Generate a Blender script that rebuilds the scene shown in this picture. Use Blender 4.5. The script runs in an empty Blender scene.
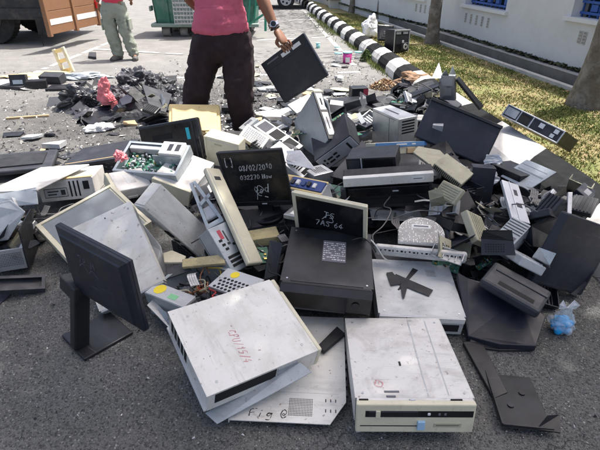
import bpy, bmesh, math, random
from mathutils import Vector, Matrix, Quaternion, noise
random.seed(7)
S=bpy.context.scene
COL=S.collection
R=math.radians
#--- camera (phone held at about 1.5 m, tilted down)
PITCH=R(29.6); FPX=471.0; CAMZ=1.5
cam=bpy.data.objects.new('camera',bpy.data.cameras.new('camera'))
COL.objects.link(cam); cam.location=(0,0,CAMZ); cam.rotation_euler=(R(90)-PITCH,0,0)
cam.data.sensor_width=36; cam.data.lens=FPX/600*36; cam.data.clip_end=600; cam.data.clip_start=.05
S.camera=cam
_cp,_sp=math.cos(PITCH),math.sin(PITCH)
def ray(px,py):
    a=(px-300)/FPX; b=-(py-225)/FPX
    return Vector((a, b*_sp+_cp, b*_cp-_sp))
def at(px,py,z=0):
    "point of the real place at height z that the photo shows at this pixel"
    r=ray(px,py); t=(z-CAMZ)/r.z
    return Vector((0,0,CAMZ))+r*t
def atY(px,py,Y):
    r=ray(px,py); return Vector((0,0,CAMZ))+r*(Y/r.y)

#--- tagging
def tag(o,label=None,cat=None,group=None,kind=None):
    if label: o['label']=label
    if cat: o['category']=cat
    if group: o['group']=group
    if kind: o['kind']=kind
    return o
def thing(name,label,cat,mat=None,group=None):
    o=bpy.data.objects.new(name,None); COL.objects.link(o); o.empty_display_size=.05
    if mat is not None: o.matrix_world=mat
    return tag(o,label,cat,group)
def posemat(key,base=True):
    c,q,s=POSE[key]
    m=Matrix.Translation(c)@Quaternion(q).to_matrix().to_4x4()
    return m,s

#--- mesh builder
class B:
    def __init__(s): s.bm=bmesh.new(); s.mats=[]
    def mi(s,m):
        if m not in s.mats: s.mats.append(m)
        return s.mats.index(m)
    def box(s,x0,x1,y0,y1,z0,z1,m,bev=.0,seg=1,M=None):
        r=bmesh.ops.create_cube(s.bm,size=1)
        vs=r['verts']; 
        sx,sy,sz=abs(x1-x0),abs(y1-y0),abs(z1-z0)
        for v in vs:
            v.co=Vector(((x0+x1)/2+v.co.x*sx,(y0+y1)/2+v.co.y*sy,(z0+z1)/2+v.co.z*sz))
        fs=set(f for v in vs for f in v.link_faces)
        i=s.mi(m)
        for f in fs: f.material_index=i
        if bev>0:
            bev=min(bev,sx*.45,sy*.45,sz*.45)
            es=list(set(e for v in vs for e in v.link_edges))
            rr=bmesh.ops.bevel(s.bm,geom=es,offset=bev,segments=seg,affect='EDGES',profile=.5)
            vs=list(set(v for f in rr['faces'] for v in f.verts)|set(v for v in vs if v.is_valid))
            for f in rr['faces']: f.material_index=i
        if M is not None:
            for v in vs: v.co=M@v.co
        return vs
    def quad(s,pts,m):
        vs=[s.bm.verts.new(p) for p in pts]
        f=s.bm.faces.new(vs); f.material_index=s.mi(m); return f
    def prism(s,pts,d,m):
        "polygon (3-D points) extruded by vector d"
        d=Vector(d); n=len(pts)
        a=[s.bm.verts.new(Vector(p)) for p in pts]; b=[s.bm.verts.new(Vector(p)+d) for p in pts]
        i=s.mi(m)
        for f in [s.bm.faces.new(a[::-1]),s.bm.faces.new(b)]+[s.bm.faces.new((a[k],a[(k+1)%n],b[(k+1)%n],b[k])) for k in range(n)]:
            f.material_index=i
        return a+b
    def cyl(s,c,r,h,m,axis=(0,0,1),seg=20,r2=None,cap=True):
        axis=Vector(axis).normalized()
        rr=bmesh.ops.create_cone(s.bm,cap_ends=cap,segments=seg,radius1=r,radius2=r if r2 is None else r2,depth=h)
        q=Vector((0,0,1)).rotation_difference(axis).to_matrix()
        i=s.mi(m)
        for v in rr['verts']: v.co=q@v.co+Vector(c)
        for f in set(f for v in rr['verts'] for f in v.link_faces): f.material_index=i; f.smooth=len(f.verts)==4
        return rr['verts']
    def ball(s,c,r,m,sc=(1,1,1),sub=2):
        rr=bmesh.ops.create_icosphere(s.bm,subdivisions=sub,radius=r)
        i=s.mi(m)
        for v in rr['verts']: v.co=Vector((v.co.x*sc[0],v.co.y*sc[1],v.co.z*sc[2]))+Vector(c)
        for f in set(f for v in rr['verts'] for f in v.link_faces): f.material_index=i; f.smooth=True
        return rr['verts']
    def tube(s,pts,r,m,seg=8,smooth=True):
        pts=[Vector(p) for p in pts]; n=len(pts)
        rs=r if isinstance(r,(list,tuple)) else [r]*n
        rings=[]; up=None; i=s.mi(m)
        for k,p in enumerate(pts):
            t=(pts[min(k+1,n-1)]-pts[max(k-1,0)])
            if t.length<1e-6: t=Vector((0,0,1))
            t.normalize()
            if up is None: up=t.orthogonal().normalized()
            up=(up-t*up.dot(t))
            if up.length<1e-5: up=t.orthogonal()
            up.normalize(); w=t.cross(up)
            rings.append([s.bm.verts.new(p+(up*math.cos(a)+w*math.sin(a))*rs[k]) for a in [2*math.pi*j/seg for j in range(seg)]])
        for k in range(n-1):
            for j in range(seg):
                f=s.bm.faces.new((rings[k][j],rings[k][(j+1)%seg],rings[k+1][(j+1)%seg],rings[k+1][j])); f.material_index=i; f.smooth=smooth
        for rg in (rings[0][::-1],rings[-1]):
            f=s.bm.faces.new(rg); f.material_index=i
    def done(s,name,parent=None,mat=None):
        me=bpy.data.meshes.new(name)
        bmesh.ops.recalc_face_normals(s.bm,faces=s.bm.faces[:])
        s.bm.to_mesh(me); s.bm.free()
        for m in s.mats: me.materials.append(M_[m])
        o=bpy.data.objects.new(name,me); COL.objects.link(o)
        if parent: o.parent=parent
        if mat is not None: o.matrix_world=mat
        return o
def smooth_path(pts,n=6):
    pts=[Vector(p) for p in pts]; out=[]
    P=[pts[0]*2-pts[1]]+pts+[pts[-1]*2-pts[-2]]
    for i in range(1,len(P)-2):
        p0,p1,p2,p3=P[i-1:i+3]
        for k in range(n):
            t=k/n
            out.append(.5*((2*p1)+(p2-p0)*t+(2*p0-5*p1+4*p2-p3)*t*t+(3*p1-p0-3*p2+p3)*t**3))
    out.append(pts[-1]); return out

#--- materials
M_={}
def mat(name,col,rough=.5,metal=0,dirt=.0,dcol=(.16,.14,.12),dscale=6,bump=.0,bscale=60,var=.0,spec=.5,trans=0,alpha=1,mottle=None,scr=0):
    m=bpy.data.materials.new(name); m.use_nodes=True; nt=m.node_tree; N=nt.nodes; L=nt.links
    b=N['Principled BSDF']; b.inputs['Roughness'].default_value=rough; b.inputs['Metallic'].default_value=metal
    b.inputs['Specular IOR Level'].default_value=spec
    if trans: b.inputs['Transmission Weight'].default_value=trans
    if alpha<1: b.inputs['Alpha'].default_value=alpha
    tc=N.new('ShaderNodeTexCoord'); oi=N.new('ShaderNodeObjectInfo')
    add=N.new('ShaderNodeVectorMath'); add.operation='MULTIPLY_ADD'
    cmb=N.new('ShaderNodeCombineXYZ')
    for i in range(3): L.new(oi.outputs['Random'],cmb.inputs[i])
    add.inputs[1].default_value=(1,1,1)
    sc=N.new('ShaderNodeVectorMath'); sc.operation='SCALE'; sc.inputs['Scale'].default_value=37
    L.new(cmb.outputs[0],sc.inputs[0]); L.new(tc.outputs['Object'],add.inputs[0]); L.new(sc.outputs[0],add.inputs[2])
    vec=add.outputs[0]
    rgb=N.new('ShaderNodeRGB'); rgb.outputs[0].default_value=(*col,1); cur=rgb.outputs[0]
    def nz(scale,detail=6,rough_=.6,dist=0):
        n=N.new('ShaderNodeTexNoise'); n.inputs['Scale'].default_value=scale; n.inputs['Detail'].default_value=detail; n.inputs['Roughness'].default_value=rough_; n.inputs['Distortion'].default_value=dist
        L.new(vec,n.inputs['Vector']); return n.outputs['Fac']
    def ramp(f,a,b_,lo=0,hi=1):
        r=N.new('ShaderNodeMapRange'); r.inputs['From Min'].default_value=a; r.inputs['From Max'].default_value=b_; r.inputs['To Min'].default_value=lo; r.inputs['To Max'].default_value=hi
        L.new(f,r.inputs['Value']); return r.outputs[0]
    def mix(f,a,b_):
        x=N.new('ShaderNodeMix'); x.data_type='RGBA'; L.new(f,x.inputs['Factor']); L.new(a,x.inputs['A'])
        if isinstance(b_,tuple): x.inputs['B'].default_value=(*b_,1)
        else: L.new(b_,x.inputs['B'])
        return x.outputs['Result']
    if var:
        cur=mix(ramp(nz(2.5,3),.3,.75,0,var),cur,tuple(c*.45 for c in col))
    if mottle: cur=mix(ramp(nz(mottle[1],5),.45,.62),cur,mottle[0])
    if dirt:
        cur=mix(ramp(nz(dscale,8,.68,.6),.46,.78,0,dirt),cur,dcol)
        cur=mix(ramp(nz(dscale*9,4,.7),.60,.74,0,dirt*.9),cur,tuple(c*.7 for c in dcol))
        rr=ramp(nz(dscale*2,6),.3,.7,max(rough-.12,.03),min(rough+.2,1)); L.new(rr,b.inputs['Roughness'])
    if dirt>=.5 and sum(col)>.9:
        # rubbed grime: stretched smears and small rust specks
        mp=N.new('ShaderNodeMapping'); mp.inputs['Scale'].default_value=(3,14,6); mp.inputs['Rotation'].default_value=(0,0,.35); L.new(vec,mp.inputs[0])
        n=N.new('ShaderNodeTexNoise'); n.inputs['Scale'].default_value=1; n.inputs['Detail'].default_value=9; n.inputs['Roughness'].default_value=.75; L.new(mp.outputs[0],n.inputs['Vector'])
        cur=mix(ramp(n.outputs['Fac'],.54,.66,0,.42),cur,tuple(c*.55 for c in col))
        cur=mix(ramp(nz(55,2,.5),.70,.74,0,.6),cur,(.20,.11,.06))
    if scr:
        mp=N.new('ShaderNodeMapping'); mp.inputs['Scale'].default_value=(4,160,30); mp.inputs['Rotation'].default_value=(0,0,.7); L.new(vec,mp.inputs[0])
        n=N.new('ShaderNodeTexNoise'); n.inputs['Scale'].default_value=1; n.inputs['Detail'].default_value=3; L.new(mp.outputs[0],n.inputs['Vector'])
        cur=mix(ramp(n.outputs['Fac'],.66,.72,0,scr),cur,tuple(min(1,c*1.0+.12) for c in col) if sum(col)<.6 else tuple(c*.5 for c in col))
    L.new(cur,b.inputs['Base Color'])
    if bump:
        bp=N.new('ShaderNodeBump'); bp.inputs['Strength'].default_value=bump; bp.inputs['Distance'].default_value=.01
        L.new(nz(bscale,4),bp.inputs['Height']); L.new(bp.outputs[0],b.inputs['Normal'])
    M_[name]=m; return m
mat('white_paint',(.71,.70,.66),.42,0,.55,(.36,.31,.23),5,.05,30,scr=.35)
mat('white_dusty',(.70,.68,.64),.55,0,.75,(.32,.29,.25),7,.06,40,scr=.4)
mat('pale_grey',(.50,.515,.52),.40,.15,.5,(.2,.2,.2),6,.05,30,scr=.3)
mat('blue_grey',(.40,.44,.465),.38,.3,.5,(.16,.17,.18),6,.05,30,scr=.3)
mat('steel',(.52,.54,.56),.36,.85,.6,(.2,.19,.18),8,.05,50,scr=.4)
mat('zinc',(.60,.62,.63),.42,.7,.6,(.3,.29,.27),5,.06,20)
mat('beige',(.62,.57,.40),.45,0,.45,(.28,.23,.15),6,.04,80)
mat('cream',(.66,.62,.46),.45,0,.4,(.3,.26,.2),6,.04,80)
mat('yellow_beige',(.80,.62,.29),.5,0,.3,(.4,.3,.15),6,.04,80)
mat('olive_beige',(.42,.40,.29),.55,0,.5,(.2,.18,.12),10,.05,80)
mat('black',(.010,.011,.014),.38,0,.4,(.040,.044,.055),5,.05,120,scr=.25)
mat('black_matte',(.014,.0145,.018),.58,0,.5,(.048,.051,.06),7,.12,160)
mat('black_gloss',(.008,.008,.010),.13,0,.3,(.05,.05,.055),4)
mat('navy_black',(.012,.014,.024),.4,0,.4,(.05,.055,.07),5,.05,120,scr=.2)
mat('purple_grey',(.028,.028,.045),.45,0,.4,(.09,.09,.11),5,.06,120)
mat('charcoal',(.028,.030,.037),.5,0,.5,(.075,.08,.09),6,.06,100)
mat('dark_slot',(.006,.006,.007),.8)
mat('screen',(.010,.011,.013),.22,0,.5,(.09,.085,.08),4,scr=.15)
mat('screen_grey',(.16,.19,.21),.22,0,.6,(.3,.3,.3),4,scr=.2)
mat('label_white',(.75,.75,.73),.6,0,.2)
mat('label_grey',(.13,.13,.15),.6)
mat('silver_plastic',(.5,.52,.55),.35,.3,.3)
mat('chalk',(.62,.62,.62),.9); mat('red_ink',(.62,.07,.10),.7); mat('faded_red_ink',(.62,.26,.28),.8); mat('black_ink',(.03,.03,.03),.7)
mat('yellow_sticker',(.85,.66,.02),.5,0,.2); mat('green_sticker',(.22,.55,.28),.5); mat('red_label',(.45,.05,.08),.5)
mat('blue_button',(.35,.55,.75),.35); mat('blue_label',(.03,.06,.22),.4); mat('cyan_sticker',(.02,.45,.55),.4)
mat('blue_paper',(.10,.26,.52),.55,0,.4)
mat('pcb',(.03,.16,.10),.45,0,.4,(.2,.22,.18),14,.3,150,mottle=((.10,.26,.18),40))
mat('pcb_blue',(.02,.05,.16),.45,0,.3)
mat('chip',(.02,.02,.02),.4); mat('gold',(.6,.45,.15),.3,.9); mat('copper',(.45,.20,.10),.4,.7,.3)
mat('tan',(.50,.36,.20),.6,0,.3); mat('brown_leaf',(.28,.17,.10),.85,0,.5,bump=.4,bscale=40)
mat('cardboard',(.42,.29,.17),.8,0,.4,bump=.15); mat('paper',(.74,.73,.70),.8,0,.3); mat('foam',(.50,.43,.24),.9,0,.7,bump=.6,bscale=90)
mat('pink_plastic',(.78,.20,.22),.32,0,.25,(.8,.5,.5),8,.35,25)
mat('black_bag',(.024,.025,.030),.33,0,.4,(.06,.06,.07),6,.5,30)
mat('grey_bag',(.065,.065,.075),.38,0,.5,(.07,.07,.08),6,.5,22)
mat('white_bag',(.78,.78,.78),.45,0,.2,bump=.3,bscale=20)
mat('clear_plastic',(.85,.90,.92),.12,0,0,trans=.2,alpha=.34)
mat('blue_liquid',(.015,.38,.80),.1,0,0)
mat('magenta_plastic',(.62,.06,.30),.4); mat('aqua_plastic',(.35,.70,.70),.35); mat('green_plastic',(.15,.5,.25),.4)
for n_,c_ in dict(cable_black=(.015,.015,.016),cable_grey=(.12,.12,.125),cable_red=(.35,.02,.02),cable_yellow=(.5,.38,.04),cable_white=(.6,.6,.58),cable_blue=(.03,.07,.3)).items(): mat(n_,c_,.45)
mat('kerb_white',(.68,.67,.64),.75,0,.45,(.30,.28,.25),4,.25,60,mottle=((.60,.59,.56),8))
mat('plastic_sheet',(.030,.031,.034),.45,0,.6,(.10,.10,.105),5,.4,40)
mat('kerb_black',(.009,.010,.011),.9,0,.15,(.05,.05,.05),5,.3,60,spec=.25)
mat('concrete',(.36,.35,.33),.9,0,.7,(.15,.145,.135),3,.4,50)
mat('concrete_pale',(.55,.54,.51),.9,0,.6,(.25,.24,.22),4,.3,50)
mat('wall_paint',(.68,.69,.69),.8,0,.3,(.36,.37,.37),1.2,.06,25)
mat('wall_trim',(.72,.73,.74),.7,0,.1)
mat('blue_grille',(.035,.11,.38),.4,.2); mat('window_glass',(.02,.04,.07),.08)
mat('concrete_dark',(.17,.165,.15),.95,0,.8,(.07,.068,.06),3,.5,40)
mat('moss',(.055,.065,.03),.95,0,.6,bump=.6,bscale=60)
mat('truck_wood',(.26,.13,.065),.65,0,.45,(.2,.1,.05),5,.1,40); mat('truck_dark',(.02,.021,.024),.5,0,.5)
mat('rubber',(.018,.018,.018),.75,0,.5,(.09,.08,.07),6,.3,80); mat('red_lamp',(.5,.02,.02),.2)
mat('dumpster_green',(.040,.17,.12),.5,.1,.85,(.24,.31,.27),3,.1,30); mat('dumpster_rail',(.28,.38,.33),.6,.1,.5)
mat('post_green',(.02,.24,.15),.5,.1,.3)
mat('car_white',(.75,.76,.77),.25,0,.2)
mat('skin_brown',(.25,.115,.065),.52,0,.25,(.17,.07,.04),9,.12,120); mat('hair',(.01,.008,.007),.6,bump=.5,bscale=120)
mat('cloth_pink',(.62,.13,.20),.78,0,.5,(.44,.07,.12),5,.35,18); mat('cloth_red',(.62,.045,.10),.85,0,.3,(.4,.03,.06),5,.3,18)
mat('cloth_maroon',(.022,.010,.012),.85,0,.4,(.055,.024,.030),6,.5,14); mat('cloth_olive',(.29,.315,.26),.9,0,.5,(.15,.17,.13),8,.5,12)
mat('shoe',(.10,.095,.09),.7,0,.3); mat('watch_steel',(.6,.6,.62),.25,.9)
EXPO=.78
LEAFN=1150
# ground spots (x, y) that the crowns must shade, and the crown heights there
NEARSHADE=[(-1.7,1.3,5.6),(-1.9,2.0,5.8),(-1.0,.5,5.4),(-.9,1.4,5.7),(-.1,.3,5.3),(0,1.2,5.6),(.8,.8,5.4),(.9,1.7,5.7),(-2.6,1.7,5.9),(1.4,.9,5.3),(-1.7,.4,5.4),(.35,1.5,5.9),(-.4,1.0,5.9),(.45,1.05,6.1),(-.25,1.7,6.2),(1.0,1.2,6.0)]
NEARR=[.9,.7,.95,.95,.95,.95,.9,.8,.8,.7,.8,.7,.7,.6,.7,.6]
T1SHADE=[(-.9,2.1,8.4),(-.2,2.1,8.6),(.5,2.2,8.5),(1.0,2.4,8.3),(.75,3.1,8.6),(.2,2.9,8.8),(-1.5,2.3,8.2),(1.1,1.7,8.1)]
T1R=[.75,.8,.85,.75,.65,.6,.6,.7]
POSE={
 'A':((0.4, 1.344, 0.09),(0.9983, -0.0575, -0.005, -0.0071),(0.402, 0.492, 0.122)),
 'B':((-0.23, 1.405, 0.181),(-0.484, -0.1167, 0.0367, -0.8665),(0.395, 0.455, 0.099)),
 'C':((-0.03, 1.41, 0.047),(-0.9994, -0.0146, 0.003, 0.0301),(0.431, 0.563, 0.012)),
 'D':((0.133, 1.861, 0.212),(0.9982, 0.0215, 0.0264, -0.0487),(0.398, 0.451, 0.126)),
 'E':((0.548, 1.807, 0.087),(-0.9989, -0.0398, -0.0133, 0.022),(0.378, 0.396, 0.1)),
 'F':((0.593, 1.954, 0.23),(-0.9938, -0.0303, 0.0128, 0.106),(0.44, 0.03, 0.06)),
 'G':((0.622, 2.09, 0.277),(-0.9932, -0.0718, 0.0204, 0.0894),(0.231, 0.215, 0.02)),
 'H':((0.16, 2.101, 0.312),(-0.9718, -0.1197, 0.0178, 0.2024),(0.391, 0.05, 0.365)),
 'I':((0.013, 2.51, 0.22),(-0.9431, -0.1916, 0.0784, 0.26),(0.396, 0.099, 0.357)),
 'J':((-0.245, 2.459, 0.415),(0.989, 0.0843, -0.077, -0.0939),(0.377, 0.05, 0.369)),
 'K':((-0.354, 2.161, 0.333),(-0.8812, -0.2124, -0.2853, -0.3115),(0.102, 0.599, 0.03)),
 'L':((-0.379, 2.027, 0.201),(-0.8284, -0.3261, -0.2204, -0.3985),(0.148, 0.253, 0.1)),
 'brk':((-0.515, 2.308, 0.333),(-0.9572, -0.1457, 0.1838, -0.1698),(0.098, 0.414, 0.02)),
 'M':((-0.774, 2.893, 0.227),(0.9795, 0.0949, 0.128, -0.1229),(0.261, 0.346, 0.122)),
 'N':((-0.966, 2.911, 0.325),(0.9758, 0.1934, -0.0203, -0.1001),(0.439, 0.283, 0.08)),
 'O':((-0.969, 3.415, 0.28),(0.7692, 0.6033, -0.2034, -0.0546),(0.545, 0.303, 0.05)),
 'P':((-0.899, 3.942, 0.286),(-0.9365, -0.3378, -0.0602, -0.0719),(0.431, 0.301, 0.06)),
 'Q':((-0.548, 3.295, 0.258),(-0.9751, -0.1089, -0.0379, 0.1893),(0.278, 0.114, 0.253)),
 'R1':((-0.898, 1.945, 0.214),(-0.9036, -0.3594, 0.1015, -0.21),(0.321, 0.463, 0.059)),
 'R2':((-1.18, 2.365, 0.143),(0.8874, 0.2078, -0.0116, 0.4114),(0.489, 0.391, 0.059)),
 'R3':((-0.656, 2.199, 0.267),(0.7705, 0.3914, 0.4957, -0.0859),(0.462, 0.148, 0.109)),
 'R4':((-1.591, 3.03, 0.12),(-0.9926, 0.0753, 0.0209, -0.0928),(0.349, 0.35, 0.143)),
 'S1':((-1.76, 2.922, 0.204),(-0.9877, 0.0356, 0.0775, 0.1314),(0.431, 0.493, 0.01)),
 'R5':((-1.091, 2.755, 0.241),(0.921, 0.1721, 0.1162, 0.3296),(0.221, 0.173, 0.08)),
 'S':((-1.612, 2.229, 0.082),(0.9833, -0.0689, -0.0051, 0.1684),(0.183, 0.338, 0.116)),
 'T':((-1.47, 1.92, 0.062),(0.9685, 0.1047, 0.1339, 0.1819),(0.324, 0.098, 0.029)),
 'U':((-2.245, 3.567, 0.057),(-0.985, 0.0328, -0.0055, -0.1693),(0.485, 0.497, 0.04)),
 'U2':((-1.633, 3.641, 0.1),(0.9857, 0.05, -0.1194, -0.1075),(0.578, 0.338, 0.029)),
 'V':((-0.764, 1.468, 0.436),(0.9542, 0.0246, 0.0048, -0.2982),(0.433, 0.04, 0.328)),
 'W':((-0.451, 1.79, 0.091),(0.9606, 0.0321, -0.0428, -0.2726),(0.453, 0.32, 0.127)),
 'AE':((0.454, 2.725, 0.418),(0.985, -0.0006, -0.084, -0.151),(0.299, 0.2, 0.098)),
 'AF':((0.524, 2.609, 0.333),(-0.9947, -0.0603, 0.0645, 0.0518),(0.504, 0.249, 0.234)),
 'AC':((0.742, 3.626, 0.315),(-0.8362, -0.0139, 0.0258, 0.5477),(0.373, 0.166, 0.279)),
 'AD':((0.658, 3.093, 0.355),(-0.9613, 0.1568, -0.0227, -0.2254),(0.412, 0.12, 0.078)),
 'AB':((0.255, 3.274, 0.335),(0.9234, 0.1462, -0.3545, -0.0185),(0.32, 0.279, 0.129)),
 'AA':((0.107, 3.469, 0.359),(-0.4629, -0.6455, 0.1335, 0.5927),(0.41, 0.376, 0.074)),
 'AA1':((0.025, 4.043, 0.401),(0.9431, 0.1657, -0.1224, 0.2608),(0.222, 0.154, 0.02)),
 'AX':((-0.33, 3.424, 0.297),(0.8528, 0.4057, 0.033, -0.3272),(0.223, 0.109, 0.12)),
 'AW':((-0.17, 3.489, 0.271),(0.9077, 0.1824, 0.0823, -0.3687),(0.434, 0.121, 0.1)),
 'AY':((-0.084, 2.92, 0.299),(0.9398, 0.1082, 0.2381, -0.2202),(0.296, 0.171, 0.12)),
 'AH':((1.09, 3.158, 0.445),(-0.9477, 0.2322, -0.1896, 0.1092),(0.516, 0.05, 0.296)),
 'AJ':((1.281, 4.141, 0.519),(-0.9363, -0.0625, 0.0838, 0.3352),(0.142, 0.03, 0.22)),
 'AG':((0.883, 2.524, 0.428),(0.9022, 0.189, 0.1535, -0.3559),(0.198, 0.131, 0.04)),
 'AK':((1.375, 2.627, 0.359),(0.7643, 0.1718, -0.1891, -0.5921),(0.263, 0.195, 0.008)),
 'AL':((1.143, 2.244, 0.367),(0.652, -0.0107, 0.1811, -0.7362),(0.328, 0.101, 0.02)),
 'rib':((1.306, 2.193, 0.335),(-0.7657, -0.3023, 0.2454, 0.5119),(0.103, 0.181, 0.07)),
 'AM':((1.051, 2.015, 0.279),(0.8603, 0.2555, -0.0676, -0.4359),(0.102, 0.181, 0.09)),
 'AN':((1.315, 1.912, 0.247),(-0.9672, 0.0873, -0.1914, -0.1425),(0.37, 0.05, 0.365)),
 'AO1':((0.807, 1.461, 0.26),(0.9009, 0.3089, -0.0991, -0.2884),(0.285, 0.046, 0.627)),
 'AO2':((0.97, 1.708, 0.198),(-0.9344, -0.0522, -0.0843, 0.3421),(0.271, 0.177, 0.05)),
 'AQ':((0.834, 1.243, 0.017),(-0.997, 0.0409, 0.0033, 0.065),(0.179, 0.275, 0.01)),
 'AR':((1.967, 3.774, 0.28),(-0.838, 0.1712, -0.1797, 0.4859),(0.565, 0.254, 0.107)),
 'g1':((1.62, 9.542, 0.259),(0.9667, -0.2388, 0.0182, 0.0898),(0.319, 0.04, 0.299)),
 'g2':((1.646, 8.49, 0.28),(-0.9707, 0.0288, -0.005, -0.2386),(0.327, 0.25, 0.346)),
 'hand':((-0.045, 3.856, 0.728),(-0.5464, -0.6831, -0.204, 0.4396),(0.364, 0.455, 0.03)),
 'PS':((-0.621, 1.695, 0.146),(-0.9513, 0.0616, -0.1313, 0.272),(0.156, 0.09, 0.02)),
}
#--- light
SUN_EL=R(69); sun_dir=Vector((.36,.22,0)).normalized()*math.cos(SUN_EL)+Vector((0,0,math.sin(SUN_EL)))
w=bpy.data.worlds.new('World'); S.world=w; w.use_nodes=True
nt=w.node_tree; bg=nt.nodes['Background']; sky=nt.nodes.new('ShaderNodeTexSky'); sky.sky_type='NISHITA'; sky.sun_disc=False
sky.sun_elevation=SUN_EL; sky.sun_rotation=math.atan2(sun_dir.x,sun_dir.y); sky.dust_density=6; sky.air_density=.9; sky.ozone_density=.4
nt.links.new(sky.outputs[0],bg.inputs[0]); bg.inputs[1].default_value=.15
sl=bpy.data.lights.new('sun','SUN'); sl.energy=4.2; sl.angle=R(.6); sl.color=(1,.972,.925)
so=bpy.data.objects.new('sun',sl); COL.objects.link(so); so.rotation_euler=sun_dir.to_track_quat('Z','Y').to_euler(); so.location=(0,0,20)
S.view_settings.view_transform='Standard'; S.view_settings.look='None'; S.view_settings.gamma=1; S.view_settings.use_curve_mapping=False
S.view_settings.exposure=EXPO
S.render.engine='CYCLES'

#--- ground
def ground_mat():
    m=bpy.data.materials.new('asphalt'); m.use_nodes=True; nt=m.node_tree; N=nt.nodes; L=nt.links; b=N['Principled BSDF']
    tc=N.new('ShaderNodeTexCoord'); V=tc.outputs['Object']
    def nz(scale,detail=6,r=.6,d=0):
        n=N.new('ShaderNodeTexNoise'); n.inputs['Scale'].default_value=scale; n.inputs['Detail'].default_value=detail; n.inputs['Roughness'].default_value=r; n.inputs['Distortion'].default_value=d; L.new(V,n.inputs['Vector']); return n.outputs['Fac']
    def mr(f,a,b_,lo=0,hi=1):
        r=N.new('ShaderNodeMapRange'); 
        for k,v in zip(('From Min','From Max','To Min','To Max'),(a,b_,lo,hi)): r.inputs[k].default_value=v
        L.new(f,r.inputs['Value']); return r.outputs[0]
    def mix(f,a,b_,t='MIX'):
        x=N.new('ShaderNodeMix'); x.data_type='RGBA'; x.blend_type=t
        if isinstance(f,float): x.inputs['Factor'].default_value=f
        else: L.new(f,x.inputs['Factor'])
        for k,q in(('A',a),('B',b_)):
            if isinstance(q,tuple): x.inputs[k].default_value=(*q,1)
            else: L.new(q,x.inputs[k])
        return x.outputs['Result']
    def mul(a,b_):
        x=N.new('ShaderNodeMath'); x.operation='MULTIPLY'; L.new(a,x.inputs[0])
        if isinstance(b_,float): x.inputs[1].default_value=b_
        else: L.new(b_,x.inputs[1])
        return x.outputs[0]
    vo=N.new('ShaderNodeTexVoronoi'); vo.inputs['Scale'].default_value=150; L.new(V,vo.inputs['Vector'])
    vo2=N.new('ShaderNodeTexVoronoi'); vo2.inputs['Scale'].default_value=95; L.new(V,vo2.inputs['Vector'])
    sep=N.new('ShaderNodeSeparateColor'); L.new(vo.outputs['Color'],sep.inputs[0])
    sep2=N.new('ShaderNodeSeparateColor'); L.new(vo2.outputs['Color'],sep2.inputs[0])
    base=mix(mr(nz(.9,7,.65,.4),.35,.65),(.105,.106,.102),(.155,.156,.148))
    st=mul(mr(sep.outputs[0],.50,.95),mr(vo.outputs['Distance'],.55,.2))
    c=mix(st,base,(.29,.29,.285))
    st2=mul(mr(sep2.outputs[1],.86,.95),mr(vo2.outputs['Distance'],.42,.30))
    c=mix(mul(st2,.8),c,(.36,.355,.345))
    c=mix(mul(mr(sep.outputs[1],.6,.9),.6),c,(.022,.022,.024))
    c=mix(mr(nz(4.5,8,.7,1.2),.57,.66,0,.5),c,(.15,.145,.13))
    c=mix(mr(nz(1.9,5,.6,.3),.62,.70,0,.55),c,(.028,.028,.03))
    vc=N.new('ShaderNodeTexVoronoi'); vc.feature='DISTANCE_TO_EDGE'; vc.inputs['Scale'].default_value=.55
    wn=N.new('ShaderNodeTexNoise'); wn.inputs['Scale'].default_value=5; wn.inputs['Detail'].default_value=6; L.new(V,wn.inputs['Vector'])
    wm=N.new('ShaderNodeVectorMath'); wm.operation='MULTIPLY_ADD'; L.new(wn.outputs['Color'],wm.inputs[0]); wm.inputs[1].default_value=(.35,.35,.35); L.new(V,wm.inputs[2]); L.new(wm.outputs[0],vc.inputs['Vector'])
    c=mix(mr(vc.outputs['Distance'],.0,.0035,.75,0),c,(.018,.018,.018))
    # mottled tone that builds up and pales away from the camera
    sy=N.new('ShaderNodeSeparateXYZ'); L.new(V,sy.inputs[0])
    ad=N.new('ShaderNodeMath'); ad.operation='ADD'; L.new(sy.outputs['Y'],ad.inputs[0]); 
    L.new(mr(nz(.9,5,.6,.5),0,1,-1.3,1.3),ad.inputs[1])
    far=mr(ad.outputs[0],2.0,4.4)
    far_tone=mix(mr(nz(6,8,.75,.5),.35,.7),(.20,.192,.18),(.095,.093,.09))
    c=mix(mul(mr(nz(2.2,8,.7,.8),.30,.62,.35,1),far) ,c,far_tone)
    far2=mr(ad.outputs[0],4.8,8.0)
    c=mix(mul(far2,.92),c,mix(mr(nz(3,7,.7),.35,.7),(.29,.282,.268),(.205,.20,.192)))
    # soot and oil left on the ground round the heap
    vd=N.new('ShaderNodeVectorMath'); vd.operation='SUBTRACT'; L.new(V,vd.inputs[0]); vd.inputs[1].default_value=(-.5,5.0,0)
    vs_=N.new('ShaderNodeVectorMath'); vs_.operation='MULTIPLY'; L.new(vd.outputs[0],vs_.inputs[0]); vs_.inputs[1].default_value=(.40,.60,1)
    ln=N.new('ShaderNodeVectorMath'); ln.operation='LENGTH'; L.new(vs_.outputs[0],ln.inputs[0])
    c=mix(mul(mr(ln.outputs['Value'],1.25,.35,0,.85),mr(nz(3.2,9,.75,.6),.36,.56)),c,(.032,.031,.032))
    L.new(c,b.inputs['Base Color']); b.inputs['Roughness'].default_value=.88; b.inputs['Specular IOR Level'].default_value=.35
    bp=N.new('ShaderNodeBump'); bp.inputs['Strength'].default_value=.9; bp.inputs['Distance'].default_value=.006
    L.new(mr(vo.outputs['Distance'],0,.6,1,0),bp.inputs['Height'])
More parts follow.
